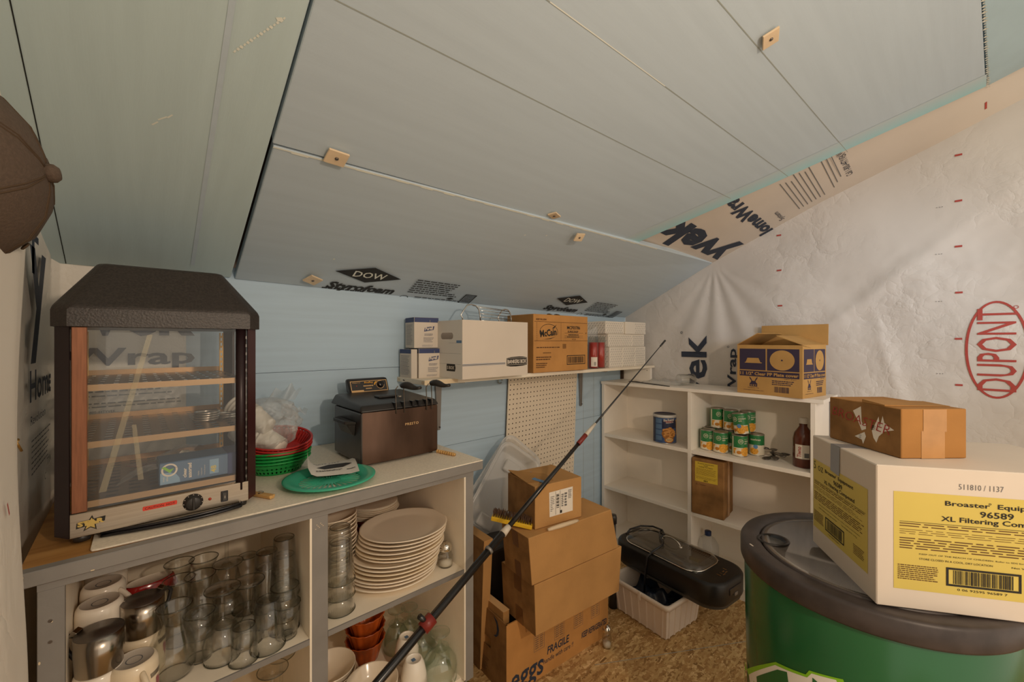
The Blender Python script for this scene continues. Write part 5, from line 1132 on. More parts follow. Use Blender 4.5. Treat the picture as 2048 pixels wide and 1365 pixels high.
# translucent trays behind the pile
b = mb('charcoal'); b.hexa([(1.12, 1.40, 0), (1.50, 1.40, 0), (1.50, 1.62, 0), (1.12, 1.62, 0)], [(1.09, 1.385, .44), (1.53, 1.385, .44), (1.53, 1.64, .44), (1.09, 1.64, .44)], .012, 2); tag(b.build('storage_tote'), 'dark grey tote behind the carton pile, under the clear plastic trays', 'tote')
def tray(label, c, roll, tilt, w=.46, h=.25, dep=.055):
    t = thing('plastic_tray', label, 'tray', c, group='clear plastic trays'); t.rotation_euler = (Matrix.Rotation(math.radians(-14), 4, 'Z') @ Matrix.Rotation(tilt, 4, 'X') @ Matrix.Rotation(roll, 4, 'Y')).to_euler()
    def rrp(W, Hh, r, y): return [(sx*(W/2-r)+r*math.cos(a), y, sy*(Hh/2-r)+r*math.sin(a)) for sx, sy, a0 in ((1, 1, 0), (-1, 1, 90), (-1, -1, 180), (1, -1, 270)) for a in [math.radians(a0+k*15) for k in range(7)]]
    rings = [rrp(w, h, .05, 0), rrp(w-.006, h-.006, .048, -.006), rrp(w-.03, h-.03, .042, -.004), rrp(w-.06, h-.06, .035, dep), rrp(w-.08, h-.08, .03, dep+.003)]
    n = len(rings[0]); b = mb('poly_lid'); vs = [p for r_ in rings for p in r_]
    b.add(vs, [(i*n+k, i*n+(k+1) % n, (i+1)*n+(k+1) % n, (i+1)*n+k) for i in range(len(rings)-1) for k in range(n)], True); b.quad(*rings[-1]); b.build('tray_shell', parent=t)
    b = mb('poly_lid'); b.tube(rings[0], .004, 6, closed=True); b.build('rim', parent=t)
    for q in (-.3, .3): b = mb('poly_lid'); b.box(q*w-.03, q*w+.03, dep-.02, dep, -h*.18, h*.18, .008, 2); b.build('moulded_foot', parent=t)
    return t
cT = at(1006, 990, Y=1.50)
tray('clear plastic tray tilted on its corner behind the carton pile, nearer one', cT, math.radians(-52), math.radians(-14))
tray('clear plastic tray tilted behind the other clear tray, against the boards', cT+Vector((.045, .055, .02)), math.radians(-47), math.radians(-14))
# white tub with a navy bag, electric grill on top
ux, uy = Vector((.993, -.12, 0)), Vector((.12, .993, 0))
t = thing('plastic_tub', 'white ribbed plastic tub on the floor under the black grill', 'tub', (1.752, .905, 0), math.atan2(-.12, .993)); W, D, Hh = .285, .32, .165
b = mb('tub_white'); ins = .018
def tubpt(x_, y_, z_): k = 1-z_/Hh; return (x_+(W/2-x_)/(W/2)*ins*k, y_+(D/2-y_)/(D/2)*ins*k, z_)
per = []
def side(a, c, n):
    out = []
    for k in range(n):
        for f_, o_ in ((0, 0), (.36, 0), (.42, 1), (.58, 1), (.64, 0)): out.append((a+(c-a)*((k+f_)/n), o_))
    return out
ring_ = []
for (ax_, ay_), (cx_, cy_), n_, nrm in (((0, 0), (W, 0), 6, (0, -1)), ((W, 0), (W, D), 7, (1, 0)), ((W, D), (0, D), 6, (0, 1)), ((0, D), (0, 0), 7, (-1, 0))):
    for s_, o_ in side(0, 1, n_): ring_.append((ax_+(cx_-ax_)*s_-nrm[0]*.0, ay_+(cy_-ay_)*s_, nrm, o_))
n = len(ring_); vs = []
for z_ in (.004, Hh-.02):
    for x_, y_, nr, o_ in ring_: p_ = tubpt(x_, y_, z_); vs.append((p_[0]+nr[0]*.0045*o_, p_[1]+nr[1]*.0045*o_, z_))
b.add(vs, [(k, (k+1) % n, n+(k+1) % n, n+k) for k in range(n)]); b.quad(*[v for v in vs[:n]][::-1]); b.build('ribbed_wall', parent=t)
b = mb('tub_white'); rp = lambda o_, z_, r=.022: [(sx_+r_*math.cos(a), sy_+r_*math.sin(a), z_) for sx_, sy_, a0, r_ in ((W+o_-r, D+o_-r, 0, r), (-o_+r, D+o_-r, 90, r), (-o_+r, -o_+r, 180, r), (W+o_-r, -o_+r, 270, r)) for a in [math.radians(a0+k*15) for k in range(7)]]
rs = [rp(.0, Hh-.022), rp(.009, Hh-.020), rp(.010, Hh-.006), rp(.006, Hh), rp(-.002, Hh), rp(-.007, Hh-.012), rp(-.02, .006)]; n = 28
b.add([p for r_ in rs for p in r_], [(i*n+k, i*n+(k+1) % n, (i+1)*n+(k+1) % n, (i+1)*n+k) for i in range(len(rs)-1) for k in range(n)], True); b.quad(*rs[-1]); b.box(-.012, -.006, D*.42, D*.47, Hh-.035, Hh+.004, .002, 1); b.build('rim', parent=t)
b = mb('bag_navy'); R = random.Random(8)
b.M = Matrix.Translation((1.752, .905, 0)) @ Matrix.Rotation(math.atan2(-.12, .993), 4, 'Z')
b.grid(lambda u, v: (.024+.237*u, .024+.272*v, .075+.032*math.sin(9*u+4*v)*math.sin(7*v-3*u)+.018*math.sin(19*u+2)*math.cos(15*v)), 24, 24); tag(b.build('navy_bag'), 'crumpled dark navy plastic bag inside the white tub', 'bag')
gz = Hh+.003
t = thing('electric_grill', 'black electric indoor grill with a glass lid set across the white tub', 'grill', (2.022, .998, gz), -.10); t.rotation_euler = (math.radians(0), 0, math.radians(-7))
def rrect(W, L, r, z_, n=8): return [(sx*(W/2-r)+r*math.cos(a), sy*(L/2-r)+r*math.sin(a), z_) for sx, sy, a0 in ((1, 1, 0), (-1, 1, 90), (-1, -1, 180), (1, -1, 270)) for a in [math.radians(a0+k*90/n) for k in range(n+1)]]
def loft(b, rs, cap0=True, cap1=True, smooth=True):
    n = len(rs[0]); b.add([p for r_ in rs for p in r_], [(i*n+k, i*n+(k+1) % n, (i+1)*n+(k+1) % n, (i+1)*n+k) for i in range(len(rs)-1) for k in range(n)], smooth)
    if cap0: b.quad(*rs[0][::-1])
    if cap1: b.quad(*rs[-1])
GW, GL = .290, .59
b = mb('griddle'); loft(b, [rrect(GW-.03, GL-.03, .08, .018), rrect(GW-.006, GL-.006, .09, .020), rrect(GW, GL, .09, .030), rrect(GW, GL, .09, .105), rrect(GW-.010, GL-.010, .088, .114), rrect(GW-.03, GL-.03, .08, .118)]); b.build('body', parent=t)
b = mb('griddle_base'); loft(b, [rrect(GW-.04, GL-.04, .08, 0), rrect(GW-.018, GL-.018, .088, .004), rrect(GW-.018, GL-.018, .088, .0195)]); b.build('base', parent=t)
b = mb('black_gloss'); b.box(-.05, .05, -GL/2-.004, -GL/2+.012, .060, .090, .003, 2); b.use('galv'); b.box(-.012, .012, -GL/2-.006, -GL/2, .050, .064); b.build('socket', parent=t)
b = mb('chrome'); fr = Fr((0, 0, .1182), (1, 0, 0), (0, 1, 0))
for k, (x_, y_, w2, h2) in enumerate(((-.03, -.245, .006, .020), (-.012, -.250, .020, .005), (-.008, -.240, .004, .012), (.015, -.245, .018, .004), (.040, -.235, .005, .018), (.012, -.235, .012, .006))): b.rect(fr, x_, y_, w2, h2)
b.build('control_mark', parent=t)
b = mb('steel_dark')
for k in range(16): b.box(.075, .105, -.16+k*.011, -.155+k*.011, .1182, .1195)
b.use('galv'); b.box(-.10, .10, -.17, .22, .118, .1187); b.build('grill_plate', parent=t)
b = mb('smoke_lid'); LW, LL = .235, .43; oy = .035
sh_ = lambda rs, dy: [[(x_, y_+dy, z_) for x_, y_, z_ in r_] for r_ in rs]
loft(b, sh_([rrect(LW, LL, .075, .121), rrect(LW-.008, LL-.008, .072, .132), rrect(LW-.05, LL-.05, .06, .142), rrect(LW-.13, LL-.16, .04, .146)], oy), False, True); b.build('glass_lid', parent=t)
b = mb('chrome'); b.tube([(x_, y_+oy, z_) for x_, y_, z_ in rrect(LW, LL, .075, .121)], .0038, 8, closed=True); b.build('lid_rim', parent=t)
b = mb('chrome'); b.tube([(.012+.0*k, oy-.055+.011*k, .146+.028*math.sin(math.pi*k/10)**.5) for k in range(11)], .0032, 8); b.lathe([(.009, 0), (.008, .004), (.0001, .005)], 16, (.012, oy-.055, .145)); b.lathe([(.009, 0), (.008, .004), (.0001, .005)], 16, (.012, oy+.055, .145)); b.build('lid_handle', parent=t)
b = mb('black_gloss'); b.tube([(.14, .255, .06), (.15, .20, .10), (.13, .17, .13), (.10, .15, .145), (.05, .13, .152), (.0, .09, .158), (-.03, .05, .158), (-.06, .035, .154), (-.115, .05, .135), (-.148, .06, .11), (-.152, .065, .05), (-.154, .07, -.02), (-.15, .075, -.07)], .0050, 8)
b.tube([(-.06, .26, .126), (-.02, .268, .138), (.05, .25, .145), (.09, .20, .150), (.09, .14, .152), (.05, .10, .155), (.0, .085, .160)], .0048, 8); b.build('power_cord', parent=t)
# ---------------------------------------------------------------- white bookcase
X0, X1 = 2.3355, 2.628
bk = thing('bookcase', 'white painted open bookcase standing against the house wrap', 'bookcase', (0, 0, 0))
def wb(nm, *a, bev=.001, lab=None): b = mb('white_paint'); b.box(*a, bev, 1); return b.build(nm, parent=bk, label=lab)
wb('top', X0-.004, X1, .449, 1.674, 1.061, 1.079)
wb('side_panel', X0, X1, 1.650, 1.671, 0.02, 1.061); wb('side_panel', X0, X1, .481, .501, 0.02, 1.061); wb('divider', X0, X1-.014, 1.062, 1.083, .06, 1.061)
for z_, a, c in ((.732, .501, 1.062), (.732, 1.083, 1.650), (.382, .501, 1.062), (.382, 1.083, 1.650)): wb('shelf', X0+.001, X1-.014, a, c, z_-.021, z_)
wb('bottom_panel', X0, X1-.014, .481, 1.671, .045, .063); wb('base_board', X0+.002, X0+.018, .481, 1.671, .0, .045)
b = mb('white_paint'); b.box(X1-.014, X1, .481, 1.671, .0, 1.061); b.build('back_panel', parent=bk)
def can(loc, label, cat, r, h, body, grp=None, deco=None, rz=0, rot=None, lidm='tin'):
    t = thing(cat if '_' in cat else 'food_can', label, 'can', loc, rz, grp, rot)
    b = mb(body); b.lathe([(r, .004), (r, h-.004)], 40)
    if deco: deco(b, r, h)
    b.build('paper_label', parent=t)
    b = mb(lidm); b.lathe([(.0001, .002), (r-.002, .002), (r+.0008, 0), (r+.0012, .003), (r, .004)], 40); b.build('can_end', parent=t)
    b = mb(lidm); b.lathe([(r, h-.004), (r+.0012, h-.003), (r+.0008, h), (r-.002, h-.0005), (r-.003, h-.003), (.0001, h-.003)], 40); b.build('can_end', parent=t)
    return t
class CylF:
    """printing frame wrapped round a can: a = arc length from the middle of the front, b = height; front looks to -X"""
    def __init__(s, r, a0=math.pi, e=.0005): s.r = r; s.a0 = a0; s.e = e
    def __call__(s, a, c, lift=0): q = s.a0+a/s.r; R_ = s.r+s.e+lift; return Vector((R_*math.cos(q), R_*math.sin(q), c))
def crect(b, f, x, y, w, h, n=8, lift=0):
    for k in range(n): b.quad(f(x+w*k/n, y, lift), f(x+w*(k+1)/n, y, lift), f(x+w*(k+1)/n, y+h, lift), f(x+w*k/n, y+h, lift))
def coval(b, f, x, y, rx, ry, lift=0, n=28):
    for k in range(10):
        x0_, x1_ = -1+k*.2, -1+(k+1)*.2; h0, h1 = math.sqrt(max(0, 1-x0_*x0_)), math.sqrt(max(0, 1-x1_*x1_))
        b.quad(f(x+rx*x0_, y-ry*h0, lift), f(x+rx*x1_, y-ry*h1, lift), f(x+rx*x1_, y+ry*h1, lift), f(x+rx*x0_, y+ry*h0, lift))
def ctext(b, f, s, x, y, w, h, bold=.02, lift=.0006, shear=0, rot=0): b.text(f, s, x, y, w, h, bold=bold, lift=lift, shear=shear, rot=rot)
def corn(variant):
    def deco(b, r, h):
        f = CylF(r); o = {0: .0, 1: .010, 2: -.014}[variant]
        b.use('can_green'); crect(b, f, -.050+o, h*.46, .100, h*.50, 16); b.use('corn'); crect(b, f, -.050+o, h*.10, .100, h*.30, 16); b.use('can_cream'); crect(b, f, -.050+o, h*.39, .10, .004, 16, .0002); coval(b, f, -.022+o, h*.22, .020, .020, .0002); crect(b, f, -.060+o, .004, .009, h-.01, 3, .0004); crect(b, f, -.050+o, .004, .10, h*.10, 12, .0002)
        b.use('corn'); coval(b, f, .010+o, h*.24, .024, .024, .0004); b.use('corn_dark'); coval(b, f, -.022+o, h*.20, .012, .009, .0005); b.use('can_cream')
        b.ring(f, -.014+o, h*.72, .0125, .0125, .0018, 24, .0004); ctext(b, f, 'THAT', -.021+o, h*.735, .014, .005); ctext(b, f, 'SMART', -.022+o, h*.68, .016, .005)
        ctext(b, f, 'whole kernel', .004+o, h*.70, .038, .009); ctext(b, f, 'corn', .004+o, h*.60, .016, .007); ctext(b, f, 'golden sweet', .004+o, h*.81, .030, .005, 0)
        if variant == 2: b.use('can_seal'); coval(b, f, .004+o, h*.40, .011, .011, .0009)
    return deco
def kraut(b, r, h):
    f = CylF(r); b.use('can_green'); crect(b, f, -.05, h*.50, .10, h*.46, 16); b.use('can_cream'); crect(b, f, -.05, .004, .10, h*.48, 16); b.use('corn'); coval(b, f, -.012, h*.22, .022, .018, .0003); b.use('can_seal'); coval(b, f, -.004, h*.43, .011, .011, .0006); b.use('can_cream'); ctext(b, f, 'sauerkraut', -.03, h*.72, .05, .011)
def facing(X, Y): return math.atan2(Y, X)   # turn the front of a can towards the room
zb1 = .732
for X, Y, v, l in ((2.432, 1.010, 0, 'corn can in the bottom row, nearest the bookcase divider'), (2.424, .936, 0, 'corn can in the bottom row, second from the divider'), (2.505, 1.030, 1, 'corn can in the bottom row behind the one nearest the divider'), (2.503, .905, 1, 'corn can in the bottom row half hidden behind the second one'), (2.424, .838, 1, 'corn can at the front of the bottom row with a pale side strip')):
    can((X, Y, zb1), l, 'corn_can', .038, .113, 'can_green', 'cans of corn and kraut', corn(v), facing(X, Y)+(.25 if v == 1 else .1))
can((2.512, .783, zb1), 'sauerkraut can standing at the end of the can group', 'kraut_can', .038, .113, 'can_cream', 'cans of corn and kraut', kraut, facing(2.51, .78))
for X, Y, v, l in ((2.532, .997, 1, 'corn can on the top row, the one nearest the divider'), (2.516, .917, 0, 'corn can on the top row, middle of the three'), (2.548, .838, 0, 'corn can on the top row, behind the tilted one')):
    can((X, Y, zb1+.1135), l, 'corn_can', .038, .113, 'can_green', 'cans of corn and kraut', corn(v), facing(X, Y)+.3)
can((2.452, .833, zb1+.114), 'tilted corn can perched on top at the end of the can pile', 'corn_can', .038, .113, 'can_green', 'cans of corn and kraut', corn(2), rot=(Matrix.Rotation(math.radians(-8), 4, 'X') @ Matrix.Rotation(facing(2.45, .83), 4, 'Z')).to_euler())
def nuts(b, r, h):
    f = CylF(r); b.use('can_dark'); crect(b, f, -.120, .006, .055, h-.016, 8); b.use('blue_line'); 
    for k in range(4): crect(b, f, -.060, .02+k*.034, .040, .028, 6, .0003)
    b.use('can_dark'); crect(b, f, -.018, h*.55, .10, h*.28, 12, .0002); b.use('box_white'); ctext(b, f, 'Fire Roasted', -.010, h*.78, .066, .016, .03, .0012, .2, .1); ctext(b, f, 'PEANUTS', .004, h*.72, .046, .007, .02, .0012, 0, .1); b.use('red_sticker'); crect(b, f, .0, h*.775, .05, .002, 6, .0009)
    b.use('nut_dark'); coval(b, f, .022, h*.36, .044, .036, .0004); R = random.Random(4); b.use('nut')
    for k in range(60):
        a, q = R.random()*6.28, R.random()**.5; coval(b, f, .022+.040*q*math.cos(a), h*.40+.030*q*math.sin(a), .0065, .0036, .0008+.0001*k)
    b.use('nut_dark'); coval(b, f, .024, h*.14, .030, .017, .0005); b.use('can_tan'); coval(b, f, .024, h*.145, .022, .011, .0008); b.use('can_dark'); ctext(b, f, 'PEANUTS', .008, h*.125, .032, .007, .02, .0014)
    b.use('can_tan'); crect(b, f, .078, h*.30, .012, h*.5, 3, .0004); crect(b, f, .072, h*.78, .018, .01, 3, .0004)
nc = thing('peanut_can', 'large blue peanut can with a clear plastic lid in the left half of the bookcase', 'can', (2.415, 1.262, zb1), facing(2.415, 1.262)+.05)
nc['label'] = 'large dark blue peanut can with a plastic lid, alone on its shelf'
b = mb('can_blue'); b.lathe([(.067, .003), (.067, .160)], 48); nuts(b, .067, .170); b.build('paper_label', parent=nc)
b = mb('lid_clear'); b.lathe([(.0675, .155), (.0695, .156), (.0698, .170), (.067, .172), (.064, .1715)], 48); b.use('can_dark'); b.lathe([(.064, .1715), (.062, .169), (.0001, .169)], 40); b.build('lid', parent=nc)
b = mb('tin'); b.lathe([(.0001, .001), (.066, .001), (.068, 0), (.068, .004), (.067, .005)], 48); b.build('can_end', parent=nc)
# measuring spoons
t = thing('measuring_spoons', 'cluster of dark metal measuring spoons on the shelf beside the cans', 'spoons', (2.500, .700, zb1))
R = random.Random(6)
for k, (a, L_, r) in enumerate(((2.9, .058, .025), (3.6, .062, .022), (4.4, .050, .020), (5.3, .060, .022), (.2, .052, .024), (1.2, .045, .020))):
    b = mb('spoon_grey'); b.M = Matrix.Translation((0, 0, .010+.006*k)) @ Matrix.Rotation(a, 4, 'Z') @ Matrix.Rotation(.12-.05*(k % 3), 4, 'Y')
    b.lathe([(.0001, -.006), (r*.6, -.005), (r, .003), (r*.92, .003), (r*.5, -.003), (.0001, -.004)], 22, (L_, 0, .002), sy=.75); b.box(-.015, L_-r*.8, -.0065, .0065, .0, .003, .001, 1); b.build('spoon', parent=t)
# brown bottle
t = thing('syrup_bottle', 'brown glass bottle with white label and cap at the bookcase end panel', 'bottle', (2.440, .552, zb1))
b = mb('syrup'); b.lathe([(.0001, 0), (.040, 0), (.044, .004), (.044, .135), (.038, .165), (.022, .190), (.017, .198), (.017, .222), (.0001, .222)], 36); b.build('body', parent=t)
b = mb('cap_white'); b.lathe([(.0185, .212), (.0185, .238), (.016, .240), (.0001, .240)], 24); b.build('cap', parent=t)
b = mb('paper_white'); f = CylF(.044, math.pi+.18); crect(b, f, -.034, .045, .062, .068, 12); b.use('ink_red'); ctext(b, f, 'Tiwno', -.006, .052, .052, .018, .02, .0008, 0, math.pi/2); b.use('ink_grey'); crect(b, f, .006, .052, .020, .022, 4, .0005); b.build('paper_label', parent=t)
# brown carton on the lower shelf
def cleaner(b, fr, fl):
    b.use('label_yellow2'); b.rect(fr, .020, .185, .118, .110); b.use('ink_black'); b.text(fr, 'Broaster Equipment', .035, .282, .085, .007, bold=.01, lift=.0008); b.text(fr, '99947', .066, .273, .022, .006, lift=.0008); b.text(fr, 'Cooking Well Cleaner', .040, .264, .075, .007, bold=.01, lift=.0008)
    b.use('ink_brown'); b.lines(fr, .026, .222, .105, .038, 7, .25, .1, .0007); b.rect(fr, .022, .214, .114, .0006, .0007); b.lines(fr, .026, .200, .105, .012, 2, .25, .1, .0007); b.use('ink_black'); b.bars(fr, .066, .188, .022, .009, 9, .0007); b.use('ink_brown'); b.text(fr, '2L Cleaner', .022, .165, .058, .009, shear=.3, lift=.0007)
uxv = Vector((.10, -.17)).normalized()
t = carton('cleaner_carton', 'worn brown carton with a yellow label on the bookcase shelf below the cans', 'carton', (2.328, 1.057, .3825), math.radians(-84), .170, .175, .312, 'kraft_dark', None, cleaner, bev=.004)
b = mb('tape_clear'); fr = Fr((.1705, 0, 0), (0, 1, 0), (0, 0, 1)); b.rect(fr, .065, 0, .04, .31); b.build('tape', parent=t)
# water bottle
t = thing('water_bottle', 'empty clear plastic bottle with a dark blue cap at the bottom of the bookcase', 'bottle', (2.455, 1.018, .063))
b = mb('film'); b.lathe([(.0001, .004), (.040, .0), (.055, .012), (.056, .10), (.054, .118), (.040, .145), (.020, .162), (.015, .167), (.015, .178)], 36, wob=lambda a, z: 1+.012*math.cos(10*a)); b.build('body', parent=t)
b = mb('cap_blue'); b.lathe([(.017, .165), (.018, .166), (.018, .188), (.016, .190), (.0001, .190)], 24); b.build('cap', parent=t)
# things on top of the bookcase
zT = 1.0795
b = mb('film'); b.grid(lambda u, v: (2.40+.13*v, 1.43-.27*u, zT+.004+(.026*math.sin(math.pi*u)**.6*math.sin(math.pi*v)**.7)*(1+.35*math.sin(21*u+6*v))), 24, 14); tag(b.build('clear_pouch'), 'crumpled clear plastic pouch lying on top of the bookcase', 'pouch')
b = mb('charcoal'); b.hexa([(2.345, 1.20, zT), (2.36, 1.20, zT), (2.48, 1.50, zT), (2.44, 1.53, zT)], [(2.345, 1.20, zT+.003), (2.36, 1.20, zT+.003), (2.48, 1.50, zT+.003), (2.44, 1.53, zT+.003)]); b.M = Matrix.Identity(4)
tag(b.build('dark_sleeve'), 'flat dark edged sheet lying at the front of the bookcase top', 'sheet')
t = thing('clear_jar', 'clear plastic jar lying on its side on top of the bookcase beside the pouch', 'jar', (2.475, 1.155, zT+.036)); 
b = mb('glass'); b.M = Matrix.Rotation(math.radians(55), 4, 'Z') @ Matrix.Rotation(math.radians(-90), 4, 'X'); b.lathe(wall([(.030, -.05), (.034, -.046), (.0345, .045), (.034, .050)], .0018, -.044), 32, wob=lambda a, z: 1+.02*math.cos(8*a)); b.build('jar', parent=t)
wv = Vector((-.174, -.985)).normalized(); pv = Vector((2.310-wv.x*.308, .525-wv.y*.308, zT))
t = thing('plate_cover_carton', 'open tan carton printed with plate covers standing on the bookcase top', 'carton', pv, math.atan2(wv.y, wv.x))
W, D, Hh, T = .308, .245, .250, .004
def face(fr, b, W_):
    b.use('carton_ink'); k = W_/.276; g1 = W_*.465
    b.rect(fr, .012*k, .123, g1-.012*k, .108); b.rect(fr, g1+.006*k, .123, W_-g1-.018*k, .108); b.rect(fr, .012*k, .090, W_-.024*k, .028)
    b.use('carton_tan'); b.poly(fr, [(.036*k, .158), (.112*k, .158), (.112*k, .162), (.106*k, .162), (.098*k, .184), (.048*k, .184), (.040*k, .162), (.036*k, .162)], .0005); b.oval(fr, .196*k, .176, .050*k, .049, 36, .0005); b.text(fr, '11 1/2" Clear PP Plate cover', .015*k, .096, W_-.030*k, .017, bold=.03, lift=.0006)
    b.use('carton_ink'); b.oval(fr, .196*k, .176, .004*k, .004, 14, .0009)
    for s_ in (-1, 1): b.poly(fr, [((.075+s_*.004)*k, .062), ((.075+s_*.008)*k, .064), ((.075+s_*.018)*k, .080), ((.075+s_*.018)*k, .088), ((.075+s_*.010)*k, .078)][::(1 if s_ > 0 else -1)])
    b.poly(fr, [(.062*k, .056), (.066*k, .066), (.084*k, .066), (.088*k, .056), (.092*k, .054), (.092*k, .038), (.058*k, .038), (.058*k, .054)]); b.use('carton_tan'); b.text(fr, 'G E T', .061*k, .041, .028*k, .007, bold=.04, lift=.0006); b.use('carton_ink')
    b.text(fr, 'Houston, TX', .050*k, .028, .05*k, .006); b.text(fr, 'www.get-melamine.com', .030*k, .016, .09*k, .006)
    b.lines(fr, .155*k, .052, .09*k, .026, 3, .5, .15); b.bars(fr, .165*k, .018, .060*k, .028, 20); b.text(fr, 'GET INC.', .205*k, .083, .05*k, .005)
b = mb('carton_tan'); b.box(0, W, 0, T, 0, Hh); face(front(0, 0, 0), b, W); b.build('front_panel', parent=t)
b = mb('carton_tan'); b.box(W-T, W, T, D, 0, Hh); face(Fr((W, 0, 0), (0, 1, 0), (0, 0, 1)), b, D); b.build('side_panel', parent=t)
b = mb('carton_tan'); b.box(0, T, T, D, 0, Hh); b.box(T, W-T, D-T, D, 0, Hh); b.box(T, W-T, T, D-T, 0, T); b.build('rear_panels', parent=t)
def flap(nm, p0, p1, v, lab=None):
    b = mb('carton_tan'); p0, p1, v = Vector(p0), Vector(p1), Vector(v); n_ = (p1-p0).cross(v).normalized()*.003
    b.hexa([p0, p1, p1+v, p0+v], [p0+n_, p1+n_, p1+v+n_, p0+v+n_]); b.build(nm, parent=t, label=lab)
flap('rear_flap', (.0, D, Hh), (W+.01, D, Hh), (-.0, .004, .105), 'upright rear flap'); flap('end_flap', (0, D, Hh), (0, 0, Hh), (.105, .0, .058)); flap('end_flap', (W, 0, Hh), (W, D, Hh), (-.115, .0, .045)); flap('front_flap', (W, 0, Hh), (0, 0, Hh), (0, .085, -.012))
b = mb('can_cream'); b.lathe([(.0001, 0), (.085, 0), (.088, .003), (.07, .03), (.0001, .034)], 32); 
for k in range(3):
    o = mb('poly_lid'); o.lathe([(.094, 0), (.095, .003), (.080, .030), (.070, .034), (.0001, .035)], 32); tag(o.build('plate_cover', loc=pv+Vector((wv.x*.15-wv.y*.12, wv.y*.15+wv.x*.12, .14+.012*k))), 'clear plastic plate cover nested inside the open tan carton', 'plate cover', 'plate covers in the carton')

# ---------------------------------------------------------------- drinks barrel and the cartons on it
cx, cy, rr_, zr = 1.384, .184, .276, .80
dr = thing('barrel_cooler', 'large green barrel drinks cooler with dark rim and clear lid', 'cooler', (cx, cy, 0))
b = mb('drum_green'); b.lathe([(.0001, .02), (rr_-.030, .02), (rr_-.022, .03), (rr_-.009, .762), (rr_-.012, .77)], 96)
hit = lambda px, py, r=rr_-.010: None
def cyl_hit(px, py, r=rr_-.010):
    d = ray(px, py); o = Vector((-cx, -cy)); dd = Vector((d.x, d.y)); a = dd.dot(dd); bb = o.dot(dd); c = o.dot(o)-r*r; s_ = (-bb-math.sqrt(max(0, bb*bb-a*c)))/a
    q = o+dd*s_; return math.atan2(q.y, q.x), H+d.z*s_
a0, zl = cyl_hit(1590, 1345)
lf_ = CylF(rr_-.0115, a0, .0008)
def decal(b, pts, lift):   # polygon wrapped on the barrel, cut into strips
    import itertools
    xs = sorted(set([p[0] for p in pts]+[min(p[0] for p in pts)+k*.008 for k in range(int((max(p[0] for p in pts)-min(p[0] for p in pts))/.008)+1)]))
    def span(x_):
        ys = []
        for (xa, ya), (xb, yb) in zip(pts, pts[1:]+pts[:1]):
            if (xa <= x_ < xb) or (xb <= x_ < xa): ys.append(ya+(yb-ya)*(x_-xa)/(xb-xa))
        return sorted(ys)
    for x0_, x1_ in zip(xs, xs[1:]):
        e = 1e-5; s0_, s1_ = span(x0_+e), span(x1_-e)
        for k in range(0, min(len(s0_), len(s1_))-1, 2): b.quad(lf_(x0_, s0_[k], lift), lf_(x1_, s1_[k], lift), lf_(x1_, s1_[k+1], lift), lf_(x0_, s0_[k+1], lift))
def cp(*pts):
    out = []
    for px, py in pts:
        q, z_ = cyl_hit(px, py); out.append((((q-a0+math.pi) % (2*math.pi)-math.pi)*lf_.r, z_))
    return out
def ccw(p): return p if sum(a[0]*b_[1]-b_[0]*a[1] for a, b_ in zip(p, p[1:]+p[:1])) > 0 else p[::-1]
top = cp((1488, 1346), (1551, 1325), (1611, 1350), (1618, 1342), (1686, 1360)); e_ = top[-1]
b.use('logo_lime'); decal(b, top+[(e_[0]+.02, e_[1]-.05), (e_[0], e_[1]-.22), (top[0][0]+.02, e_[1]-.18), (top[0][0]+.015, top[0][1]-.06)], .0002)
top = cp((1498, 1350), (1550, 1331), (1614, 1356), (1623, 1348), (1672, 1361)); e_ = top[-1]
b.use('logo_white'); decal(b, top+[(e_[0]+.02, e_[1]-.045), (e_[0]-.01, e_[1]-.205), (top[0][0]+.03, e_[1]-.165), (top[0][0]+.022, top[0][1]-.055)], .0006)
b.use('logo_green'); t1 = cp((1513, 1354), (1555, 1340), (1574, 1345), (1563, 1362))
x_, y_ = t1[0]; X_, Y_ = t1[1]
decal(b, [t1[0], t1[1], t1[2], (t1[2][0]+.008, Y_-.035), (t1[2][0]+.034, Y_-.020), (t1[2][0]+.060, Y_-.026), (t1[2][0]+.050, Y_-.13), (t1[2][0]+.018, Y_-.12), (t1[2][0]+.022, Y_-.065), (t1[2][0]-.006, Y_-.08), (X_-.012, Y_-.04), (X_-.018, Y_-.13), (x_+.008, Y_-.12)], .0010)
u_ = cp((1625, 1356))[0]
decal(b, [u_, (u_[0]+.026, u_[1]-.008), (u_[0]+.030, u_[1]-.02), (u_[0]+.085, u_[1]-.036), (u_[0]+.080, u_[1]-.12), (u_[0]+.05, u_[1]-.11), (u_[0]+.052, u_[1]-.05), (u_[0]+.028, u_[1]-.045), (u_[0]+.026, u_[1]-.11), (u_[0]+.0, u_[1]-.105)], .0010)
b.text(lf_, 'DEW', -.05, zl-.20, .15, .06, bold=.05, lift=.0012)
b.build('barrel_wall', parent=dr)
b = mb('drum_rim'); b.lathe([(rr_-.011, zr-.052), (rr_-.002, zr-.050), (rr_, zr-.045), (rr_, zr-.008), (rr_-.004, zr-.001), (rr_-.012, zr), (rr_-.044, zr-.002), (rr_-.048, zr-.006), (rr_-.050, zr-.05)], 96); b.build('rim', parent=dr)
b = mb('drum_rim'); b.lathe([(rr_-.050, zr-.006), (rr_-.052, zr-.001), (rr_-.056, zr-.001), (rr_-.058, zr-.006)], 96); b.build('lid_frame', parent=dr)
b = mb('drum_lid'); b.lathe([(rr_-.056, zr-.002), (rr_-.068, zr-.0015), (rr_-.072, zr-.006), (.0001, zr-.007)], 72)
b.build('clear_lid', parent=dr)
b = mb('drum_inner'); b.lathe([(rr_-.054, zr-.01), (rr_-.058, zr-.20), (.0001, zr-.21)], 64); b.build('liner', parent=dr)
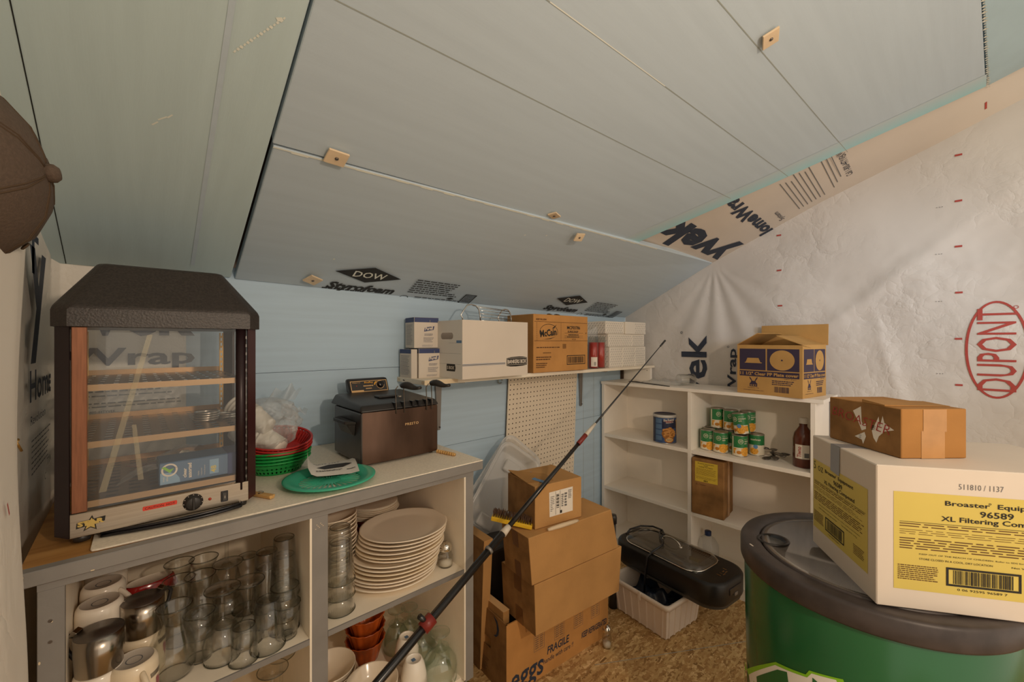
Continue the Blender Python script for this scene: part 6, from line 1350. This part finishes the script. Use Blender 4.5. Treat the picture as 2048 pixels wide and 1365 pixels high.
hx_, hy_ = 1.312-cx, .367-cy; b = mb('black_plastic'); b.M = Matrix.Translation((hx_, hy_, zr-.004)) @ Matrix.Rotation(math.radians(-38), 4, 'Z'); b.lathe([(.030, .004), (.034, .005), (.036, .002), (.034, -.002)], 32, sx=1.15); b.use('black_gloss'); b.lathe([(.030, .004), (.026, -.002), (.0001, -.003)], 32, sx=1.15); b.build('recessed_grip', parent=dr)
b = mb('box_white'); fr = Fr((-.155, .205, zr-.0005), (.6, .8, 0), (-.8, .6, 0)); b.rect(fr, 0, 0, .014, .004); b.build('small_sticker', parent=dr)
def big_label(fr, b, x, y, w, h, k=0):
    b.use('label_yellow'); b.rect(fr, x, y, w, h); b.use('ink_black'); L = lambda s, xx, yy, ww, hh, bo=.015: b.text(fr, s, x+xx*w, y+yy*h, ww*w, hh*h, bold=bo, lift=.0008)
    L('Broaster  Equipment', .26, .875, .52, .062); L('96589', .43, .795, .16, .062); L('XL Filtering Compound', .24, .715, .56, .066)
    b.ring(fr, x+.478*w, y+.935*h, .006*w, .006*w, .0012*w*2, 10, .0008); b.rect(fr, x+.03*w, y+.695*h, .94*w, .0008, .0008)
    b.use('ink_brown'); b.lines(fr, x+.03*w, y+.640*h, .94*w, .050*h, 2, .35, .12, .0007, 1); b.lines(fr, x+.03*w, y+.565*h, .94*w, .062*h, 3, .22, .2, .0007, 2); b.lines(fr, x+.03*w, y+.415*h, .94*w, .125*h, 5, .38, .1, .0007, 3)
    b.use('ink_black'); L('KEEP OUT OF THE REACH OF CHILDREN. Refer to SDS for complete product information.', .13, .365, .76, .018, 0); L('STORE CLOSED IN A COOL, DRY LOCATION', .13, .315, .36, .022, 0); L('Net Weight 22 lb / 10 Kg', .58, .315, .26, .022, 0)
    b.use('ink_brown'); b.lines(fr, x+.02*w, y+.10*h, .21*w, .16*h, 8, .45, .15, .0007, 7); b.lines(fr, x+.78*w, y+.10*h, .18*w, .13*h, 6, .4, .2, .0007, 8)
    b.use('ink_black'); b.frame(fr, x+.265*w, y+.085*h, .36*w, .185*h, .012*w, .0008); b.bars(fr, x+.30*w, y+.11*h, .29*w, .135*h, 34, .0008); L('0 06 92595 96589 7', .32, .045, .24, .022, 0)
zB = zr+.0005
K = Vector((1.144, .131, zB)); wv2 = Vector((.563, -.826)); Wb, Db, Hb = .43, .282, .292
t = thing('white_carton', 'white carton with yellow labels standing on the barrel cooler lid', 'carton', K, math.atan2(wv2.y, wv2.x))
b = mb('box_white'); b.box(0, Wb, 0, Db, 0, Hb, .002, 1); fr = front(0, 0, 0); big_label(fr, b, .030, .040, .335, .200); b.use('ink_grey'); b.text(fr, '511810 / 1137', .140, .252, .072, .011, bold=-.005)
fl = leftf(0, Db, 0); big_label(fl, b, .006, .048, Db-.035, .182); b.use('ink_black'); b.text(fl, '5 oz', .010, .205, .050, .020, bold=-.012, lift=.001); b.build('carton', parent=t)
b = mb('tape_grey'); b.poly(fl, [(.098, .225), (.140, .222), (.142, .2925), (.100, .2925)], .0012); b.box(.0, .10, Db-.142, Db-.100, Hb, Hb+.0006); b.build('tape', parent=t)
def broaster(b, fr, fl):
    b.use('tape_clear'); b.rect(fr, .044, 0, .052, .060); b.rect(fr, .048, .058, .052, .049, .0002)
    b.use('paper_white')
    for pts in ([(.075, .084), (.098, .098), (.100, .062), (.104, .055), (.112, .060), (.112, .046), (.100, .040), (.090, .060)], [(.080, .022), (.108, .038), (.112, .028), (.104, .008), (.100, .018)], [(.128, .045), (.146, .082), (.148, .058), (.156, .085), (.160, .070), (.184, .058), (.160, .050), (.146, .036), (.140, .020), (.132, .030)]): b.poly(fl, [(x_, y_) for x_, y_ in pts], .0003)
    b.use('mug_red'); b.text(fl, 'BROASTER', .010, .064, .165, .022, bold=-.012, shear=.15, rot=-.12, lift=.0012); b.use('ink_black'); b.lines(fl, .126, .047, .012, .012, 3, .6); b.lines(fl, .092, .020, .008, .010, 3, .6)
zq = zB+Hb+.001
t = carton('brown_carton', 'brown taped carton with red handwriting lying on the big white carton', 'carton', (1.238, .1005, zq), -.72, .145, .200, .108, 'kraft_tan', 'kraft_dark', broaster)
b = mb('kraft_side'); b.hexa([(.0, .04, .1085), (.141, .03, .1085), (.141, .09, .1085), (.0, .10, .1085)], [(.0, .04, .111), (.141, .03, .1095), (.141, .09, .112), (.0, .10, .116)]); b.build('top_flap', parent=t)
# ---------------------------------------------------------------- smaller pieces belong to the part that carries them
def under(root, part, *subs):
    kids = list(root.children); st_ = lambda o: o.name.split('.')[0]
    host = next((o for o in kids if st_(o) == part), None)
    for o in kids:
        if host and o is not host and st_(o) in subs: o.parent = host
under(wa, 'base_panel', 'badge', 'thermostat_knob', 'pilot_lamp', 'rocker_switch', 'foot')
under(wa, 'door_stile', 'hinge')
under(fr_, 'control_panel', 'thermostat_knob'); under(fr_, 'lid', 'lid_knob'); under(fr_, 'body', 'side_handle', 'foot')
under(cap, 'crown', 'button', 'seam', 'eyelet')
for o in list(COL.objects):
    if o.parent: continue
    k = o.name.split('.')[0]
    if k == 'electric_grill': under(o, 'glass_lid', 'lid_rim', 'lid_handle'); under(o, 'body', 'socket', 'control_mark', 'grill_plate')
    elif k == 'barrel_cooler': under(o, 'clear_lid', 'recessed_grip', 'lid_frame'); under(o, 'rim', 'small_sticker')
    elif k == 'telescopic_pole': under(o, 'clamp', 'clamp_knob'); under(o, 'tip_rod', 'tip_cap')
    elif k == 'plate_cover_carton': under(o, 'rear_panels', 'rear_flap', 'end_flap'); under(o, 'front_panel', 'front_flap')
    elif k in ('small_parcel', 'white_carton', 'cleaner_carton', 'long_carton', 'brown_carton'): under(o, 'carton', 'tape', 'lifted_flap', 'top_flap')
    elif k == 'egg_carton_case': under(o, 'front_panel', 'folded_flap')
    elif k == 'plastic_tray': under(o, 'tray_shell', 'moulded_foot')
    elif k == 'creamer_pitcher': under(o, 'lid', 'thumb_rest')
